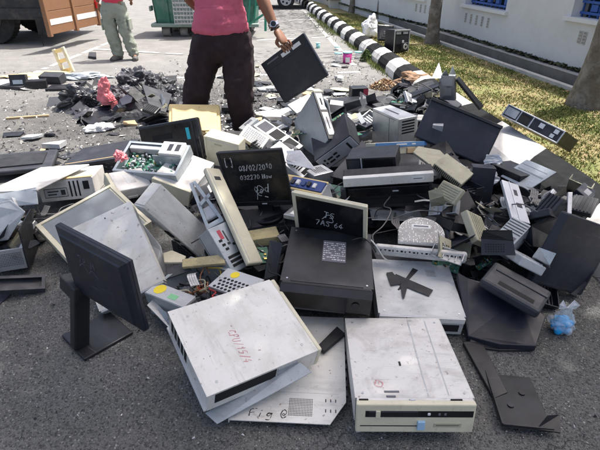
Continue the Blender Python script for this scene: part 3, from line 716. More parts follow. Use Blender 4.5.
def sheet(name,label,cat,c,rx,ry,rz,m,seed,rot=0,group=None,n=46,crease=1.0,tilt=(0,0)):
    "crumpled film or cloth: creased facets over an irregular outline"
    rnd=random.Random(seed); b=B(); mi=b.mi(m); rings=[]; off=Vector((seed*3.1,seed*1.7,0))
    for i in range(n//2+1):
        r=i/(n//2); row=[]
        for j in range(n):
            a=2*math.pi*j/n; o=1+.45*noise.noise(Vector((math.cos(a)*1.3,math.sin(a)*1.3,seed)))+.22*noise.noise(Vector((math.cos(a)*4,math.sin(a)*4,seed+9)))
            x,y=r*o*math.cos(a),r*o*math.sin(a); p=Vector((x*rx,y*ry,0))
            d=noise.voronoi(p*9+off)[0]; d2=noise.voronoi(p*22+off)[0]; d3=noise.voronoi(p*50+off)[0]
            h=(1-r**2.2)*(.45+.55*noise.noise(Vector((x*1.4,y*1.4,seed)))+.25)+crease*(.55*(d[1]-d[0])*.5+.28*(d2[1]-d2[0])*.5+.12*d3[0])*(1-r**4)
            row.append(b.bm.verts.new((p.x,p.y,max(.003,h*rz)+.0)))
            if i==0: break
        rings.append(row)
    for j in range(n):
        f=b.bm.faces.new((rings[0][0],rings[1][j],rings[1][(j+1)%n])); f.material_index=mi
    for a_,c_ in zip(rings[1:],rings[2:]):
        for j in range(n):
            f=b.bm.faces.new((a_[j],c_[j],c_[(j+1)%n],a_[(j+1)%n])); f.material_index=mi
    o=b.done(name); o.location=c; o.rotation_euler=(tilt[0],tilt[1],rot); tag(o,label,cat,group); return o
def creased(name,label,cat,c,r,sc,f,amp,m,seed,group=None,rot=0,tilt=0):
    b=B(); vs=b.ball((0,0,0),r,m,sc,5)
    for v in vs:
        q=v.co.copy(); d=noise.voronoi(q*f+Vector((seed,0,0)))[0]; d2=noise.voronoi(q*f*2.7+Vector((seed,5,0)))[0]
        v.co*=1+amp*(d[1]-d[0])+amp*.4*(d2[1]-d2[0])-amp*.5+.35*noise.noise(q*2.2/r*.5+Vector((seed,0,0)))
        z=v.co.z+r*sc[2]*.55; v.co.z=z if z>.0 else z*.08
    for f_ in b.bm.faces: f_.smooth=False
    o=b.done(name); o.location=c; o.rotation_euler=(tilt,0,rot); tag(o,label,cat,group); return o
def ribbon_cable(c,seed,label,group):
    q=random.Random(seed); b=B(); p=Vector((0,0,0)); a=q.uniform(0,6.28); P=[p.copy()]
    for i in range(5): a+=q.uniform(-.6,.6); p=p+Vector((math.cos(a)*.045,math.sin(a)*.045,q.uniform(-.03,.035))); P.append(p.copy())
    P=smooth_path(P,5); w_=Vector((-math.sin(a),math.cos(a),q.uniform(-.3,.3))).normalized()*.024
    m=q.choice(['cable_grey','pale_grey','cable_grey'])
    for s_,t_ in zip(P,P[1:]):
        for k in range(4): b.quad([s_-w_+w_*.5*k,t_-w_+w_*.5*k,t_-w_+w_*(.5*k+.44),s_-w_+w_*(.5*k+.44)],m)
    b.box(-.03,.03,-.006,.006,-.006,.008,'black_matte',.001,M=Matrix.Rotation(a,4,'Z'))
    o=b.done('ribbon_cable'); o.location=c; tag(o,label,'ribbon cable',group); return o
def cable(pts,r,m,label,group='loose cables in the heap'):
    b=B(); P=smooth_path(pts,7); c=P[0].copy(); b.tube([p-c for p in P],r,m,7)
    o=b.done('cable'); o.location=c; tag(o,label,'cable',group); return o
def lm(x,y,z,rz=0,rx=0,ry=0):
    return Matrix.Translation((x,y,z))@Matrix.Rotation(R(rz),4,'Z')@Matrix.Rotation(R(rx),4,'X')@Matrix.Rotation(R(ry),4,'Y')
#--- people
def skin(nodes,edges,root,m,sub=2,loose=0,seed=0,nsc=5,extra=None):
    "one continuous surface grown round a skeleton; returns mesh data"
    names=list(nodes); me=bpy.data.meshes.new('sk'); me.from_pydata([nodes[n][0] for n in names],[(names.index(a),names.index(b)) for a,b in edges],[])
    o=bpy.data.objects.new('sk',me); COL.objects.link(o)
    o.modifiers.new('s','SKIN'); o.modifiers['s'].use_smooth_shade=True
    sv=me.skin_vertices[0].data
    for i,n in enumerate(names):
        r=nodes[n][1]; sv[i].radius=r if isinstance(r,tuple) else (r,r); sv[i].use_root=(n==root)
    ss=o.modifiers.new('u','SUBSURF'); ss.levels=sub; ss.render_levels=sub
    dg=bpy.context.evaluated_depsgraph_get(); dg.update()
    out=bpy.data.meshes.new_from_object(o.evaluated_get(dg)); bpy.data.objects.remove(o)
    if loose:
        out.update()
        nor=[v.normal.copy() for v in out.vertices]
        for v,n in zip(out.vertices,nor):
            p=v.co*nsc
            v.co+=n*loose*(noise.noise(Vector((p.x,p.y,p.z*1.6))+Vector((seed,0,0)))+.5*noise.noise(p*2.7)+.5*(1-abs(noise.noise(Vector((p.x*2,p.y*2,p.z*5+p.x*3))))*4))
    out.materials.clear(); out.materials.append(M_[m])
    for p in out.polygons: p.material_index=0; p.use_smooth=True
    return out
def mobj(name,me,parent=None):
    me.name=name; o=bpy.data.objects.new(name,me); COL.objects.link(o); 
    if parent: o.parent=parent
    return o
def join(meshes):
    bm=bmesh.new()
    for m in meshes: bm.from_mesh(m)
    out=bpy.data.meshes.new('j'); bm.to_mesh(out); bm.free()
    for m in meshes[0].materials: out.materials.append(m)
    return out
def hand(wrist,palmc,fdir,side,curl,m,s=1.0,thumbdir=None):
    "wrist, palm centre, finger direction, side = across the palm towards the thumb, curl = direction the fingertips bend"
    wrist,palmc,fdir,side,curl=[Vector(x) for x in (wrist,palmc,fdir,side,curl)]
    fdir.normalize(); side.normalize(); curl.normalize(); ms=[]
    k0=palmc+fdir*.035*s
    nodes={'w':(wrist,.026*s),'p':(palmc,(.04*s,.017*s)),'k':(k0,(.040*s,.014*s))}
    ms.append(skin(nodes,[('w','p'),('p','k')],'w',m,2))
    for i,L in enumerate((.068,.077,.072,.056)):
        off=side*(.030-.020*i)*s; a=palmc+fdir*.02*s+off; L*=s
        p1=k0+off+fdir*L*.15
        p2=p1+(fdir*.85+curl*.35).normalized()*L*.42
        p3=p2+(fdir*.55+curl*.85).normalized()*L*.32
        p4=p3+(fdir*.35+curl*1.0).normalized()*L*.22
        r=.0092*s if i<3 else .008*s
        ms.append(skin({'a':(a,r),'1':(p1,r*1.05),'2':(p2,r),'3':(p3,r*.92),'4':(p4,r*.75)},[('a','1'),('1','2'),('2','3'),('3','4')],'a',m,2))
    td=Vector(thumbdir).normalized() if thumbdir else (side*.7+fdir*.6+curl*.4).normalized()
    a=palmc-fdir*.02*s+side*.02*s; t1=a+(side*.8+fdir*.5).normalized()*.032*s; t2=t1+td*.034*s; t3=t2+(td+fdir*.3).normalized()*.026*s
    ms.append(skin({'a':(a,.013*s),'1':(t1,.012*s),'2':(t2,.0105*s),'3':(t3,.0085*s)},[('a','1'),('1','2'),('2','3')],'a',m,2))
    return ms
def head(c,fwd,m,s=1.0):
    "head with face; c = centre, fwd = where it looks"
    fwd=Vector(fwd).normalized(); side=fwd.cross(Vector((0,0,1))).normalized(); up=side.cross(fwd)
    bm=bmesh.new(); bmesh.ops.create_icosphere(bm,subdivisions=4,radius=1)
    for v in bm.verts:
        d=v.co.copy(); x,y,z=d
        p=Vector((x*.076,y*.095,z*.118))
        if z<0: p.x*=1+.28*z; p.y*=1+.12*z
        if y>.3:
            p.y+=.024*math.exp(-((x*.076)/.013)**2-((z*.118+.008)/.026)**2)      # nose
            p.y-=.009*(math.exp(-((abs(x*.076)-.031)/.014)**2-((z*.118-.012)/.012)**2)) # eye sockets
            p.y+=.006*math.exp(-((x*.076)/.026)**2-((z*.118+.052)/.007)**2)      # lips
            p.y+=.006*math.exp(-((x*.076)/.018)**2-((z*.118+.085)/.014)**2)      # chin
        if abs(x)>.9: p.x+=math.copysign(.012*math.exp(-((z*.118)/.03)**2-((y*.095)/.016)**2),x)
        v.co=(side*p.x+fwd*p.y+up*p.z)*s+Vector(c)
    me=bpy.data.meshes.new('h'); bm.to_mesh(me); bm.free(); me.materials.append(M_[m])
    for p in me.polygons: p.use_smooth=True
    return me,side,fwd,up
def hair_cap(c,fwd,t,s=1.0):
    fwd=Vector(fwd).normalized(); side=fwd.cross(Vector((0,0,1))).normalized(); up=side.cross(fwd)
    bm=bmesh.new(); bmesh.ops.create_icosphere(bm,subdivisions=4,radius=1); rm=[]
    for v in bm.verts:
        x,y,z=v.co
        keep= z>.38+.25*max(y,0) or (y<.1 and z>-.42)
        if not keep: rm.append(v)
        p=Vector((x*.083,y*.102-.002,z*.126+.002))*(1+.03*noise.noise(v.co*8))
        v.co=(side*p.x+fwd*p.y+up*p.z)*s+Vector(c)
    bmesh.ops.delete(bm,geom=rm,context='VERTS')
    me=bpy.data.meshes.new('hair'); bm.to_mesh(me); bm.free(); me.materials.append(M_['hair'])
    for p in me.polygons: p.use_smooth=True
    return mobj('hair',me,t)
def face_bits(c,fwd,t,s=1.0):
    fwd=Vector(fwd).normalized(); side=fwd.cross(Vector((0,0,1))).normalized(); up=side.cross(fwd); c=Vector(c)
    for k in (-1,1):
        b=B(); p=c+(side*.031*k+fwd*.080+up*.012)*s; b.ball(p,.0115*s,'label_white'); b.ball(p+fwd*.007*s,.006*s,'hair'); b.done('eye',t)

# main worker
def worker():
    t=thing('person','man in pink shirt and dark maroon trousers holding up a black panel behind the heap','person')
    V=Vector
    hl,hr=V((-.745,4.02,.90)),V((-.505,4.0,.90))
    kl,kr=V((-.885,3.94,.50)),V((-.500,3.88,.50))
    al,ar=V((-.95,4.06,.09)),V((-.475,3.99,.09))
    c,q,s=POSE['hand']; Mx=Quaternion(q).to_matrix(); c=V(c)
    ex,ey,ez=[Mx.col[i].copy() for i in range(3)]
    edge=c-ex*s[0]/2+ey*.055
    grip=edge-ex*.018+ez*(s[2]/2+.004)
    wrist=edge-ex*.12-ey*.035+V((0,.0,.03))
    elbow=V((-.315,3.98,1.29)); sh=V((-.42,4.04,1.50)); shl=V((-.84,4.06,1.49)); ell=V((-.90,4.16,1.22)); wl=V((-.76,4.34,1.05))
    nodes={'pel':(V((-.625,4.02,.96)),(.17,.12)),'bel':(V((-.625,4.02,1.10)),(.155,.12)),'ch':(V((-.63,4.05,1.32)),(.17,.12)),'up':(V((-.63,4.06,1.47)),(.13,.10)),'nk':(V((-.63,4.05,1.56)),.055),'nk2':(V((-.63,4.03,1.62)),.056),
     'hl':(hl,.10),'hr':(hr,.10),'kl':(kl,.062),'kr':(kr,.062),'cl':((kl+al)/2+V((0,.03,.05)),.062),'cr':((kr+ar)/2+V((0,.03,.05)),.062),'al':(al,.04),'ar':(ar,.04),'tl':(al+V((-.03,.13,-.055)),(.045,.025)),'tr':(ar+V((.02,.13,-.055)),(.045,.025)),'el2':(al+V((.0,-.03,-.05)),.034),'er2':(ar+V((0,-.03,-.05)),.034),
     'sr':(sh,.062),'er':(elbow,.045),'fr':(elbow.lerp(wrist,.35),.053),'fr2':(elbow.lerp(wrist,.75),.040),'wr':(wrist,.033),
     'sl':(shl,.062),'el':(ell,.045),'fl':(ell.lerp(wl,.4),.042),'wl':(wl,.027)}
    E=[('pel','bel'),('bel','ch'),('ch','up'),('up','nk'),('nk','nk2'),('pel','hl'),('pel','hr'),('hl','kl'),('hr','kr'),('kl','cl'),('cl','al'),('kr','cr'),('cr','ar'),('al','tl'),('ar','tr'),('al','el2'),('ar','er2'),('up','sr'),('sr','er'),('er','fr'),('fr','fr2'),('fr2','wr'),('up','sl'),('sl','el'),('el','fl'),('fl','wl')]
    body=skin(nodes,E,'pel','skin_brown',2)
    hm,_,_,_=head((-.625,4.06,1.72),(.25,1,-.25),'skin_brown')
    palm=grip-ex*.035
    h1=hand(wrist,palm,ex,-ey,-ez*.2+ex*.1,'skin_brown',1.28,thumbdir=-ey*.5-ez*1.2+ex*.5)
    h2=hand(wl,wl+V((.01,-.02,-.075)),(0.05,-.1,-1),(.5,-.6,0),(.6,.4,0),'skin_brown')
    mobj('body',join([body,hm]+h1+h2),t)
    hair_cap((-.625,4.06,1.72),(.25,1,-.25),t); face_bits((-.625,4.06,1.72),(.25,1,-.25),t)
    # trousers: loose
    tn={'w0':(V((-.63,4.03,1.12)),(.19,.14)),'w':(V((-.63,4.02,1.03)),(.215,.15)),'p':(V((-.63,4.01,.93)),(.225,.155)),'hl':(hl+V((-.02,0,-.06)),(.15,.15)),'hr':(hr+V((.02,0,-.06)),(.15,.15)),'ml':((hl+kl)/2+V((-.0,0,-.02)),(.135,.13)),'mr':((hr+kr)/2+V((.005,0,-.02)),(.135,.13)),
        'kl':(kl+V((.02,0,0)),.115),'kr':(kr+V((.0,0,0)),.118),'bl':((kl+al)/2,.102),'br':((kr+ar)/2,.104),'al':(al+V((0,.02,-.06)),.078),'ar':(ar+V((0,.02,-.06)),.08)}
    tr=mobj('trousers',skin(tn,[('w0','w'),('w','p'),('p','hl'),('p','hr'),('hl','ml'),('ml','kl'),('kl','bl'),('bl','al'),('hr','mr'),('mr','kr'),('kr','br'),('br','ar')],'p','cloth_maroon',3,loose=.013,seed=3,nsc=9),t)
    # pocket flaps
    sn={'h0':(V((-.63,4.01,.935)),(.25,.18)),'h':(V((-.63,4.02,1.03)),(.248,.18)),'b':(V((-.63,4.02,1.16)),(.205,.155)),'c':(V((-.63,4.05,1.34)),(.20,.145)),'u':(V((-.63,4.06,1.47)),(.15,.115)),'n':(V((-.63,4.05,1.54)),.075),
        'sr':(sh,.085),'er':(sh.lerp(elbow,.72),.078),'sl':(shl,.085),'el':(shl.lerp(ell,.72),.078)}
    mobj('shirt',skin(sn,[('h0','h'),('h','b'),('b','c'),('c','u'),('u','n'),('u','sr'),('sr','er'),('u','sl'),('sl','el')],'c','cloth_pink',3,loose=.012,seed=9,nsc=9),t)
    # watch
    ax=(elbow-wrist).normalized(); wp=wrist+ax*.035
    b=B(); b.cyl(wp,.043,.026,'watch_steel',axis=ax,seg=24,cap=False); n=(V((0,-1,.3))-ax*V((0,-1,.3)).dot(ax)).normalized(); b.cyl(wp+n*.043,.024,.012,'watch_steel',axis=n,seg=20); b.cyl(wp+n*.0495,.02,.003,'black_gloss',axis=n,seg=20); b.done('wristwatch',t)
    b=B(); wp=wrist+ax*.008; b.cyl(wp,.039,.010,'black_matte',axis=ax,seg=24,cap=False); b.done('wristband',t)
    for a,dx in ((al,-.02),(ar,.02)):
        b=B(); b.box(a.x-.05+dx*.5,a.x+.05+dx*.5,a.y-.08,a.y+.2,0.0,.03,'shoe',.012,2); b.box(a.x-.048,a.x+.048,a.y+.06,a.y+.10,.03,.06,'black_matte',.008,2); b.done('sandal',t)
worker()
def helper():
    t=thing('person','person in red top and pale green cargo trousers standing by the lorry','person')
    V=Vector; Y=8.3
    hl,hr=V((-3.10,Y,.82)),V((-2.88,Y,.82)); kl,kr=V((-3.09,Y-.03,.45)),V((-2.87,Y-.02,.45)); al,ar=V((-3.05,Y,.08)),V((-2.78,Y,.08))
    sh,shl=V((-2.79,Y,1.38)),V((-3.19,Y,1.38)); er,el=V((-2.70,Y-.02,1.10)),V((-3.28,Y-.03,1.10)); wr,wl=V((-2.78,Y+.18,.95)),V((-3.26,Y+.1,.86))
    nodes={'pel':(V((-2.99,Y,.88)),(.15,.11)),'bel':(V((-2.99,Y,1.02)),(.14,.11)),'ch':(V((-2.99,Y,1.22)),(.16,.11)),'up':(V((-2.99,Y,1.36)),(.12,.09)),'nk':(V((-2.99,Y,1.44)),.052),'nk2':(V((-2.99,Y,1.5)),.052),
     'hl':(hl,.09),'hr':(hr,.09),'kl':(kl,.06),'kr':(kr,.06),'al':(al,.04),'ar':(ar,.04),'tl':(al+V((-.07,-.12,-.04)),(.045,.025)),'tr':(ar+V((.05,-.12,-.04)),(.045,.025)),
     'sr':(sh,.058),'er':(er,.042),'wr':(wr,.027),'sl':(shl,.058),'el':(el,.042),'wl':(wl,.027)}
    E=[('pel','bel'),('bel','ch'),('ch','up'),('up','nk'),('nk','nk2'),('pel','hl'),('pel','hr'),('hl','kl'),('hr','kr'),('kl','al'),('kr','ar'),('al','tl'),('ar','tr'),('up','sr'),('sr','er'),('er','wr'),('up','sl'),('sl','el'),('el','wl')]
    hc=(-2.99,Y+.02,1.60); hm,_,_,_=head(hc,(-.3,1,-.1),'skin_brown')
    mobj('body',join([skin(nodes,E,'pel','skin_brown'),hm]+hand(wr,wr+V((.0,.05,-.05)),(0,.7,-.7),(-.5,.5,.3),(-.5,0,-.5),'skin_brown')+hand(wl,wl+V((0,.02,-.07)),(0,.1,-1),(.3,.8,0),(.6,0,0),'skin_brown')),t)
    hair_cap(hc,(-.3,1,-.1),t); face_bits(hc,(-.3,1,-.1),t)
    tn={'w':(V((-2.99,Y,.98)),(.165,.13)),'p':(V((-2.99,Y,.80)),(.205,.15)),'hl':(hl+V((0,0,-.1)),(.125,.13)),'hr':(hr+V((0,0,-.1)),(.125,.13)),'kl':(kl,.105),'kr':(kr,.10),'bl':((kl+al)/2,.10),'br':((kr+ar)/2,.095),'al':(al+V((0,0,-.05)),.092),'ar':(ar+V((0,0,-.05)),.09)}
    tr=mobj('trousers',skin(tn,[('w','p'),('p','hl'),('p','hr'),('hl','kl'),('kl','bl'),('bl','al'),('hr','kr'),('kr','br'),('br','ar')],'p','cloth_olive',3,loose=.018,seed=5,nsc=8),t)
    for sx,kx in ((-1,-3.2),(1,-2.77)):
        b=B(); b.box(kx-.015,kx+.015,Y-.09,Y+.07,.47,.64,'cloth_olive',.012,2); b.done('cargo_pocket',t)
    sn={'h':(V((-2.99,Y,.80)),(.215,.165)),'b':(V((-2.99,Y,1.05)),(.17,.135)),'c':(V((-2.99,Y,1.22)),(.18,.13)),'u':(V((-2.99,Y,1.36)),(.135,.105)),'n':(V((-2.99,Y,1.43)),.07),'sr':(sh,.08),'er':(sh.lerp(er,.8),.072),'sl':(shl,.08),'el':(shl.lerp(el,.8),.072)}
    mobj('shirt',skin(sn,[('h','b'),('b','c'),('c','u'),('u','n'),('u','sr'),('sr','er'),('u','sl'),('sl','el')],'c','cloth_red',3,loose=.012,seed=2,nsc=8),t)
    for a,dx in ((al,-.05),(ar,.035)):
        b=B()
        P_=[a+V((-dx*.5,.06,-.045)),a+V((0,-.0,-.04)),a+V((dx,-.10,-.05)),a+V((dx*1.4,-.18,-.055))]
        b.tube(P_,[.038,.046,.05,.03],'shoe',10); b.done('shoe',t)
helper()

#--- truck
def truck():
    t=thing('lorry','dark lorry with orange brown wooden side boards parked at top left','lorry')
    x1=-4.62; y0=9.75; y1=12.1
    b=B(); b.box(-12,x1,y0+.05,y1-.05,.62,.95,'truck_dark',.02); b.box(-12,x1-.05,y0+.5,y0+.75,.42,.62,'truck_dark'); b.box(-12,x1-.05,y1-.75,y1-.5,.42,.62,'truck_dark')
    b.box(-12,x1+.02,y0,y0+.06,.46,.66,'truck_dark',.01); b.done('chassis',t)
    b=B(); b.box(-10,x1,y0,y1,.95,1.03,'truck_wood'); b.done('load_bed',t)
    for yy in (y0,y1-.05):
        b=B()
        for k in range(6): b.box(-10,x1,yy,yy+.04,1.06+.2*k,1.24+.2*k,'truck_wood',.006)
        for k in range(8): b.box(-9.95+.75*k,-9.87+.75*k,yy-.03,yy+.07,1.0,2.26,'truck_dark',.006)
        b.done('side_boards',t)
    b=B(); b.box(-12.3,-10.05,y0+.05,y1-.05,.6,2.5,'truck_dark',.12,3); c=b.done('cab',t)
    b=B(); b.box(-11.9,-11.1,y0+.03,y0+.06,1.5,2.2,'window_glass',.01); b.done('window',c)
    for xx in (-6.05,-11.2):
        for yy,w_ in ((y0+.28,.46),(y1-.28,.46)):
            b=B(); b.cyl((xx,yy,.5),.5,w_*.5,'rubber',axis=(0,1,0),seg=40)
            for k in range(40):
                a=2*math.pi*k/40; b.box(-.012,.012,-w_*.24,w_*.24,-.01,.012,'rubber',M=Matrix.Translation((xx+.5*math.cos(a),yy,.5+.5*math.sin(a)))@Matrix.Rotation(-a,4,'Y'))
            wv=b.done('wheel',t); 
            b=B(); sgn=-1 if yy<11 else 1; b.cyl((xx,yy+sgn*w_*.25,.5),.26,.03,'truck_dark',axis=(0,1,0),seg=24); b.cyl((xx,yy+sgn*w_*.27,.5),.1,.06,'steel',axis=(0,1,0),seg=16); b.done('rim',wv)
    b=B(); p=atY(36,27,9.7); b.box(p.x,p.x+.28,9.72,9.735,.20,.50,'rubber',.004); b.done('mud_flap',t)
    b=B(); b.tube(smooth_path([atY(41,33,9.7),atY(42,40,9.72),atY(44,47,9.7)],3),.008,'rubber',6); b.done('brake_hose',t)
    # dropped wooden rear gate with a white painted stripe
    a=Vector((-4.44,8.95,.30)); c=Vector((-4.17,10.55,.30)); d=(c-a).normalized(); n=Vector((d.y,-d.x,0)); L=(c-a).length
    Mg=Matrix(((d.x,n.x*-1,0,a.x),(d.y,n.y*-1,0,a.y),(0,0,1,a.z),(0,0,0,1)))
    b=B()
    for k in range(5): b.box(0,L,0,.035,.19*k,.19*k+.184,'truck_wood',.005,M=Mg)
    g=b.done('tailgate',t); g['label']='dropped orange brown wooden tailgate with a broken white stripe'
    b=B(); b.box(.05,L*.46,-.004,0.0,.15,.245,'label_white',M=Mg); b.box(L*.56,L*.99,-.004,0,.15,.245,'label_white',M=Mg); b.done('white_stripe',g)
    for u in (-.02,L*.49,L): b=B(); b.box(u,u+.07,-.03,.05,-.03,.98,'truck_wood',.005,M=Mg); b.done('gate_post',g)
    b=B(); b.box(L-.03,L+.08,-.05,.0,.30,.44,'red_lamp',.01,M=Mg); b.done('tail_lamp',t)
truck()
def dumpster():
    t=thing('dumpster','green wheeled metal dumpster with pale scuffs standing behind the man in pink','dumpster')
    x0,x1,y0,y1=-3.14,-.92,10.9,12.0
    b=B(); 
    v=[(x0+.05,y0+.08,.2),(x1-.05,y0+.08,.2),(x1-.05,y1-.08,.2),(x0+.05,y1-.08,.2)]; u=[(x0,y0,1.3),(x1,y0,1.3),(x1,y1,1.3),(x0,y1,1.3)]
    for i in range(4):
        j=(i+1)%4; nrm=(Vector(u[j])-Vector(u[i])).cross(Vector((0,0,1))).normalized()
        b.prism([v[i],v[j],u[j],u[i]],-nrm*.03,'dumpster_green')
    b.prism(v,(0,0,.04),'dumpster_green')
    for k in range(1,7): xx=x0+(x1-x0)*k/7; b.prism([(xx-.03,y0+.075,.24),(xx+.03,y0+.075,.24),(xx+.03,y0-.0,1.26),(xx-.03,y0-.0,1.26)],(0,-.03,0),'dumpster_green')
    b.done('bin_body',t)
    b=B(); b.box(x0-.04,x1+.04,y0-.06,y0+.06,.2,.27,'dumpster_rail',.01); b.box(x0-.04,x1+.04,y0-.05,y0+.02,1.27,1.34,'dumpster_rail',.01); b.box(x0-.04,x1+.04,y1-.02,y1+.05,1.27,1.34,'dumpster_rail',.01)
    b.box(x0-.04,x0+.01,y0-.05,y1+.05,.22,.27,'dumpster_rail',.01); b.box(x0-.08,x0-.04,y0+.1,y0+.3,.5,.6,'dumpster_rail',.01); b.done('rim_rail',t)
    b=B(); b.prism([(x0,y0,1.35),(x1,y0,1.35),(x1,y0+.3,1.5),(x1,y1-.3,1.5),(x1,y1,1.35),(x0,y1,1.35),(x0,y1-.3,1.5),(x0,y0+.3,1.5)],(0,0,.03),'dumpster_green'); b.done('lid',t)
    for xx in (x0+.24,x0+.62,x1-.6,x1-.24):
        for yy in (y0+.14,y1-.14):
            b=B(); b.cyl((xx,yy,.09),.09,.16,'concrete',axis=(1,0,0),seg=20); w_=b.done('wheel',t); b=B(); b.box(xx+.085,xx+.10,yy-.05,yy+.05,.06,.22,'rubber'); b.box(xx-.10,xx-.085,yy-.05,yy+.05,.06,.22,'rubber'); b.done('bracket',w_)
dumpster()
def green_frame():
    t=thing('steel_trestle','bright green angled steel support frame behind the man, right of the green dumpster','frame')
    b=B(); Y=10.75
    P=lambda x,y,Y=Y: atY(x,y,Y)
    def bar(p,q,r): b.tube([p,q],r,'post_green',4,False)
    bar(P(265.5,0),P(265.5,31),.035); bar(P(264,14),P(247,26),.028); bar(P(250,0),P(248,27),.022); bar(P(256,0),P(254,23),.02); 
    bar(atY(265.5,0,Y),atY(265.5,-45,Y),.035); bar(P(248,0),P(247,-45),.022); bar(P(265,-40),P(247,-45),.028)
    b.done('legs',t)
    b=B(); c=P(240,0); b.box(P(247,10).x,P(264,10).x,Y+.05,Y+.08,.62,1.35,'dumpster_green',.005); b.done('panel',t)
green_frame()
def lattice():
    t=thing('plastic_basket','pale grey openwork plastic basket hanging on the front of the green dumpster','basket')
    b=B(); Y=10.72; x0,x1=atY(175,10,Y).x,atY(194,10,Y).x; z0,z1=.30,1.0
    for yy in (Y,Y-.14):
        for k in range(7): xx=x0+(x1-x0)*k/6; b.box(xx-.008,xx+.008,yy-.006,yy+.006,z0,z1,'pale_grey')
        for k in range(10): zz=z0+(z1-z0)*k/9; b.box(x0,x1,yy-.008,yy+.008,zz-.008,zz+.008,'pale_grey')
    for k in range(10):
        zz=z0+(z1-z0)*k/9
        for xx in (x0,x1): b.box(xx-.008,xx+.008,Y-.14,Y,zz-.008,zz+.008,'pale_grey')
    b.done('basket_mesh',t)
lattice()
def van():
    t=thing('parked_car','white parked car far away behind the man, at the top of the photo','car')
    Y=17.2; x1=.28; x0=-3.9; w_=1.7
    pr=[(x1,.35),(x1+.02,.75),(x1-.1,.95),(x1-.45,1.45),(x1-2.1,1.5),(x1-2.9,.98),(x0+.1,.85),(x0,.6),(x0+.03,.3)]
    low=[(x0+.4,.28),(x0+.48,.5),(x0+.7,.64),(x0+.95,.5),(x0+1.03,.28),(x1-1.08,.28),(x1-1.0,.5),(x1-.75,.64),(x1-.5,.5),(x1-.42,.28)]
    b=B(); b.prism([(p,Y,z) for p,z in pr+low],(0,w_,0),'car_white'); o=b.done('body',t); 
    md=o.modifiers.new('b','BEVEL'); md.width=.05; md.segments=3; md.limit_method='ANGLE'
    b=B(); b.prism([(x1-.55,Y-.01,1.0),(x1-.6,Y-.01,1.38),(x1-2.05,Y-.01,1.42),(x1-2.65,Y-.01,1.0)],(0,.02,0),'window_glass'); b.done('side_window',t)
    for xx in (x0+.71,x1-.75):
        for yy in (Y+.1,Y+w_-.1):
            b=B(); b.cyl((xx,yy,.29),.29,.18,'rubber',axis=(0,1,0),seg=32); wv=b.done('wheel',t)
            b=B(); sg=-1 if yy<Y+.8 else 1; b.cyl((xx,yy+sg*.09,.29),.185,.02,'silver_plastic',axis=(0,1,0),seg=24)
            for k in range(5): a=k*1.257; b.cyl((xx+.11*math.cos(a),yy+sg*.101,.29+.11*math.sin(a)),.035,.006,'dark_slot',axis=(0,1,0),seg=10)
            b.done('rim',wv)
    b=B(); b.box(x1-.02,x1+.03,Y+.05,Y+.3,.72,.92,'red_lamp',.01); b.done('tail_light',t)
    b=B(); b.box(x1-.3,x1+.06,Y-.01,Y+w_+.01,.32,.5,'charcoal',.03,2); b.done('bumper',t)
van()
def white_block():
    t=thing('concrete_culvert','low white painted concrete slab in the verge near the far end of the kerb','concrete slab')
    b=B(); b.box(.95,1.75,16.7,18.2,0,.32,'kerb_white',.03,2); b.done('slab',t); b=B(); b.box(.9,1.8,16.6,18.3,.32,.37,'kerb_white',.01); b.done('cover',t)
white_block()
#=== the heap of discarded computers
K='desktop computer'
# A beige front desktop, bottom centre
t,s=case('A','desktop_computer','pale desktop computer lying flat, its cream drive slot front facing the camera, bottom centre',K,'white_paint',bezel=('front','cream'),lid='white_dusty',dets=[
 ('bay_strip','front',.07,.99,.56,.80,.0225,'black_gloss'),('bay_strip','front',.03,.56,.22,.27,.0225,'dark_slot'),
 ('+optical_drive','front',.10,.52,.58,.78,.0245,'black'),('+button','front',.16,.20,.55,.80,.026,'cream'),
 ('+floppy_slot','front',.66,.90,.20,.36,.0235,'olive_beige'),('slot','front',.68,.88,.27,.29,.0245,'dark_slot'),
 ('+power_button','front',.52,.585,.14,.44,.030,'blue_button'),
 ('+indicator','front',.60,.625,.64,.73,.0245,'label_white'),('+indicator','front',.69,.71,.64,.72,.0245,'label_grey'),('+indicator','front',.74,.76,.64,.72,.0245,'label_grey'),
 ('vent_row','front',.08,.50,.07,.16,.0226,'olive_beige',12,1,.5,.9),
 ('badge','top',.25,.38,.075,.092,.0035,'label_grey'),('badge','top',.26,.34,.028,.045,.0035,'label_grey'),('scuff','top',.44,.46,.36,.41,.0033,'black_matte'),
 ('+clip','top',.02,.10,-.004,.012,.004,'dark_slot'),('+clip','top',.45,.5,-.004,.012,.004,'steel'),('+clip','top',.8,.9,-.004,.012,.004,'dark_slot')])
for x in (-.165,0,.165):
    pass
strokes('red_mark',s,'top',[[(.20,.20),(.18,.15),(.23,.13),(.25,.17),(.21,.20)],[(.215,.16),(.22,.185)]],'faded_red_ink',.003,.0035,t)
strokes('ridge',s,'top',[[(.62,.04),(.66,.96)],[(.66,.96),(.70,.96)],[(.80,.05),(.84,.95)]],'pale_grey',.004,.0026,t)
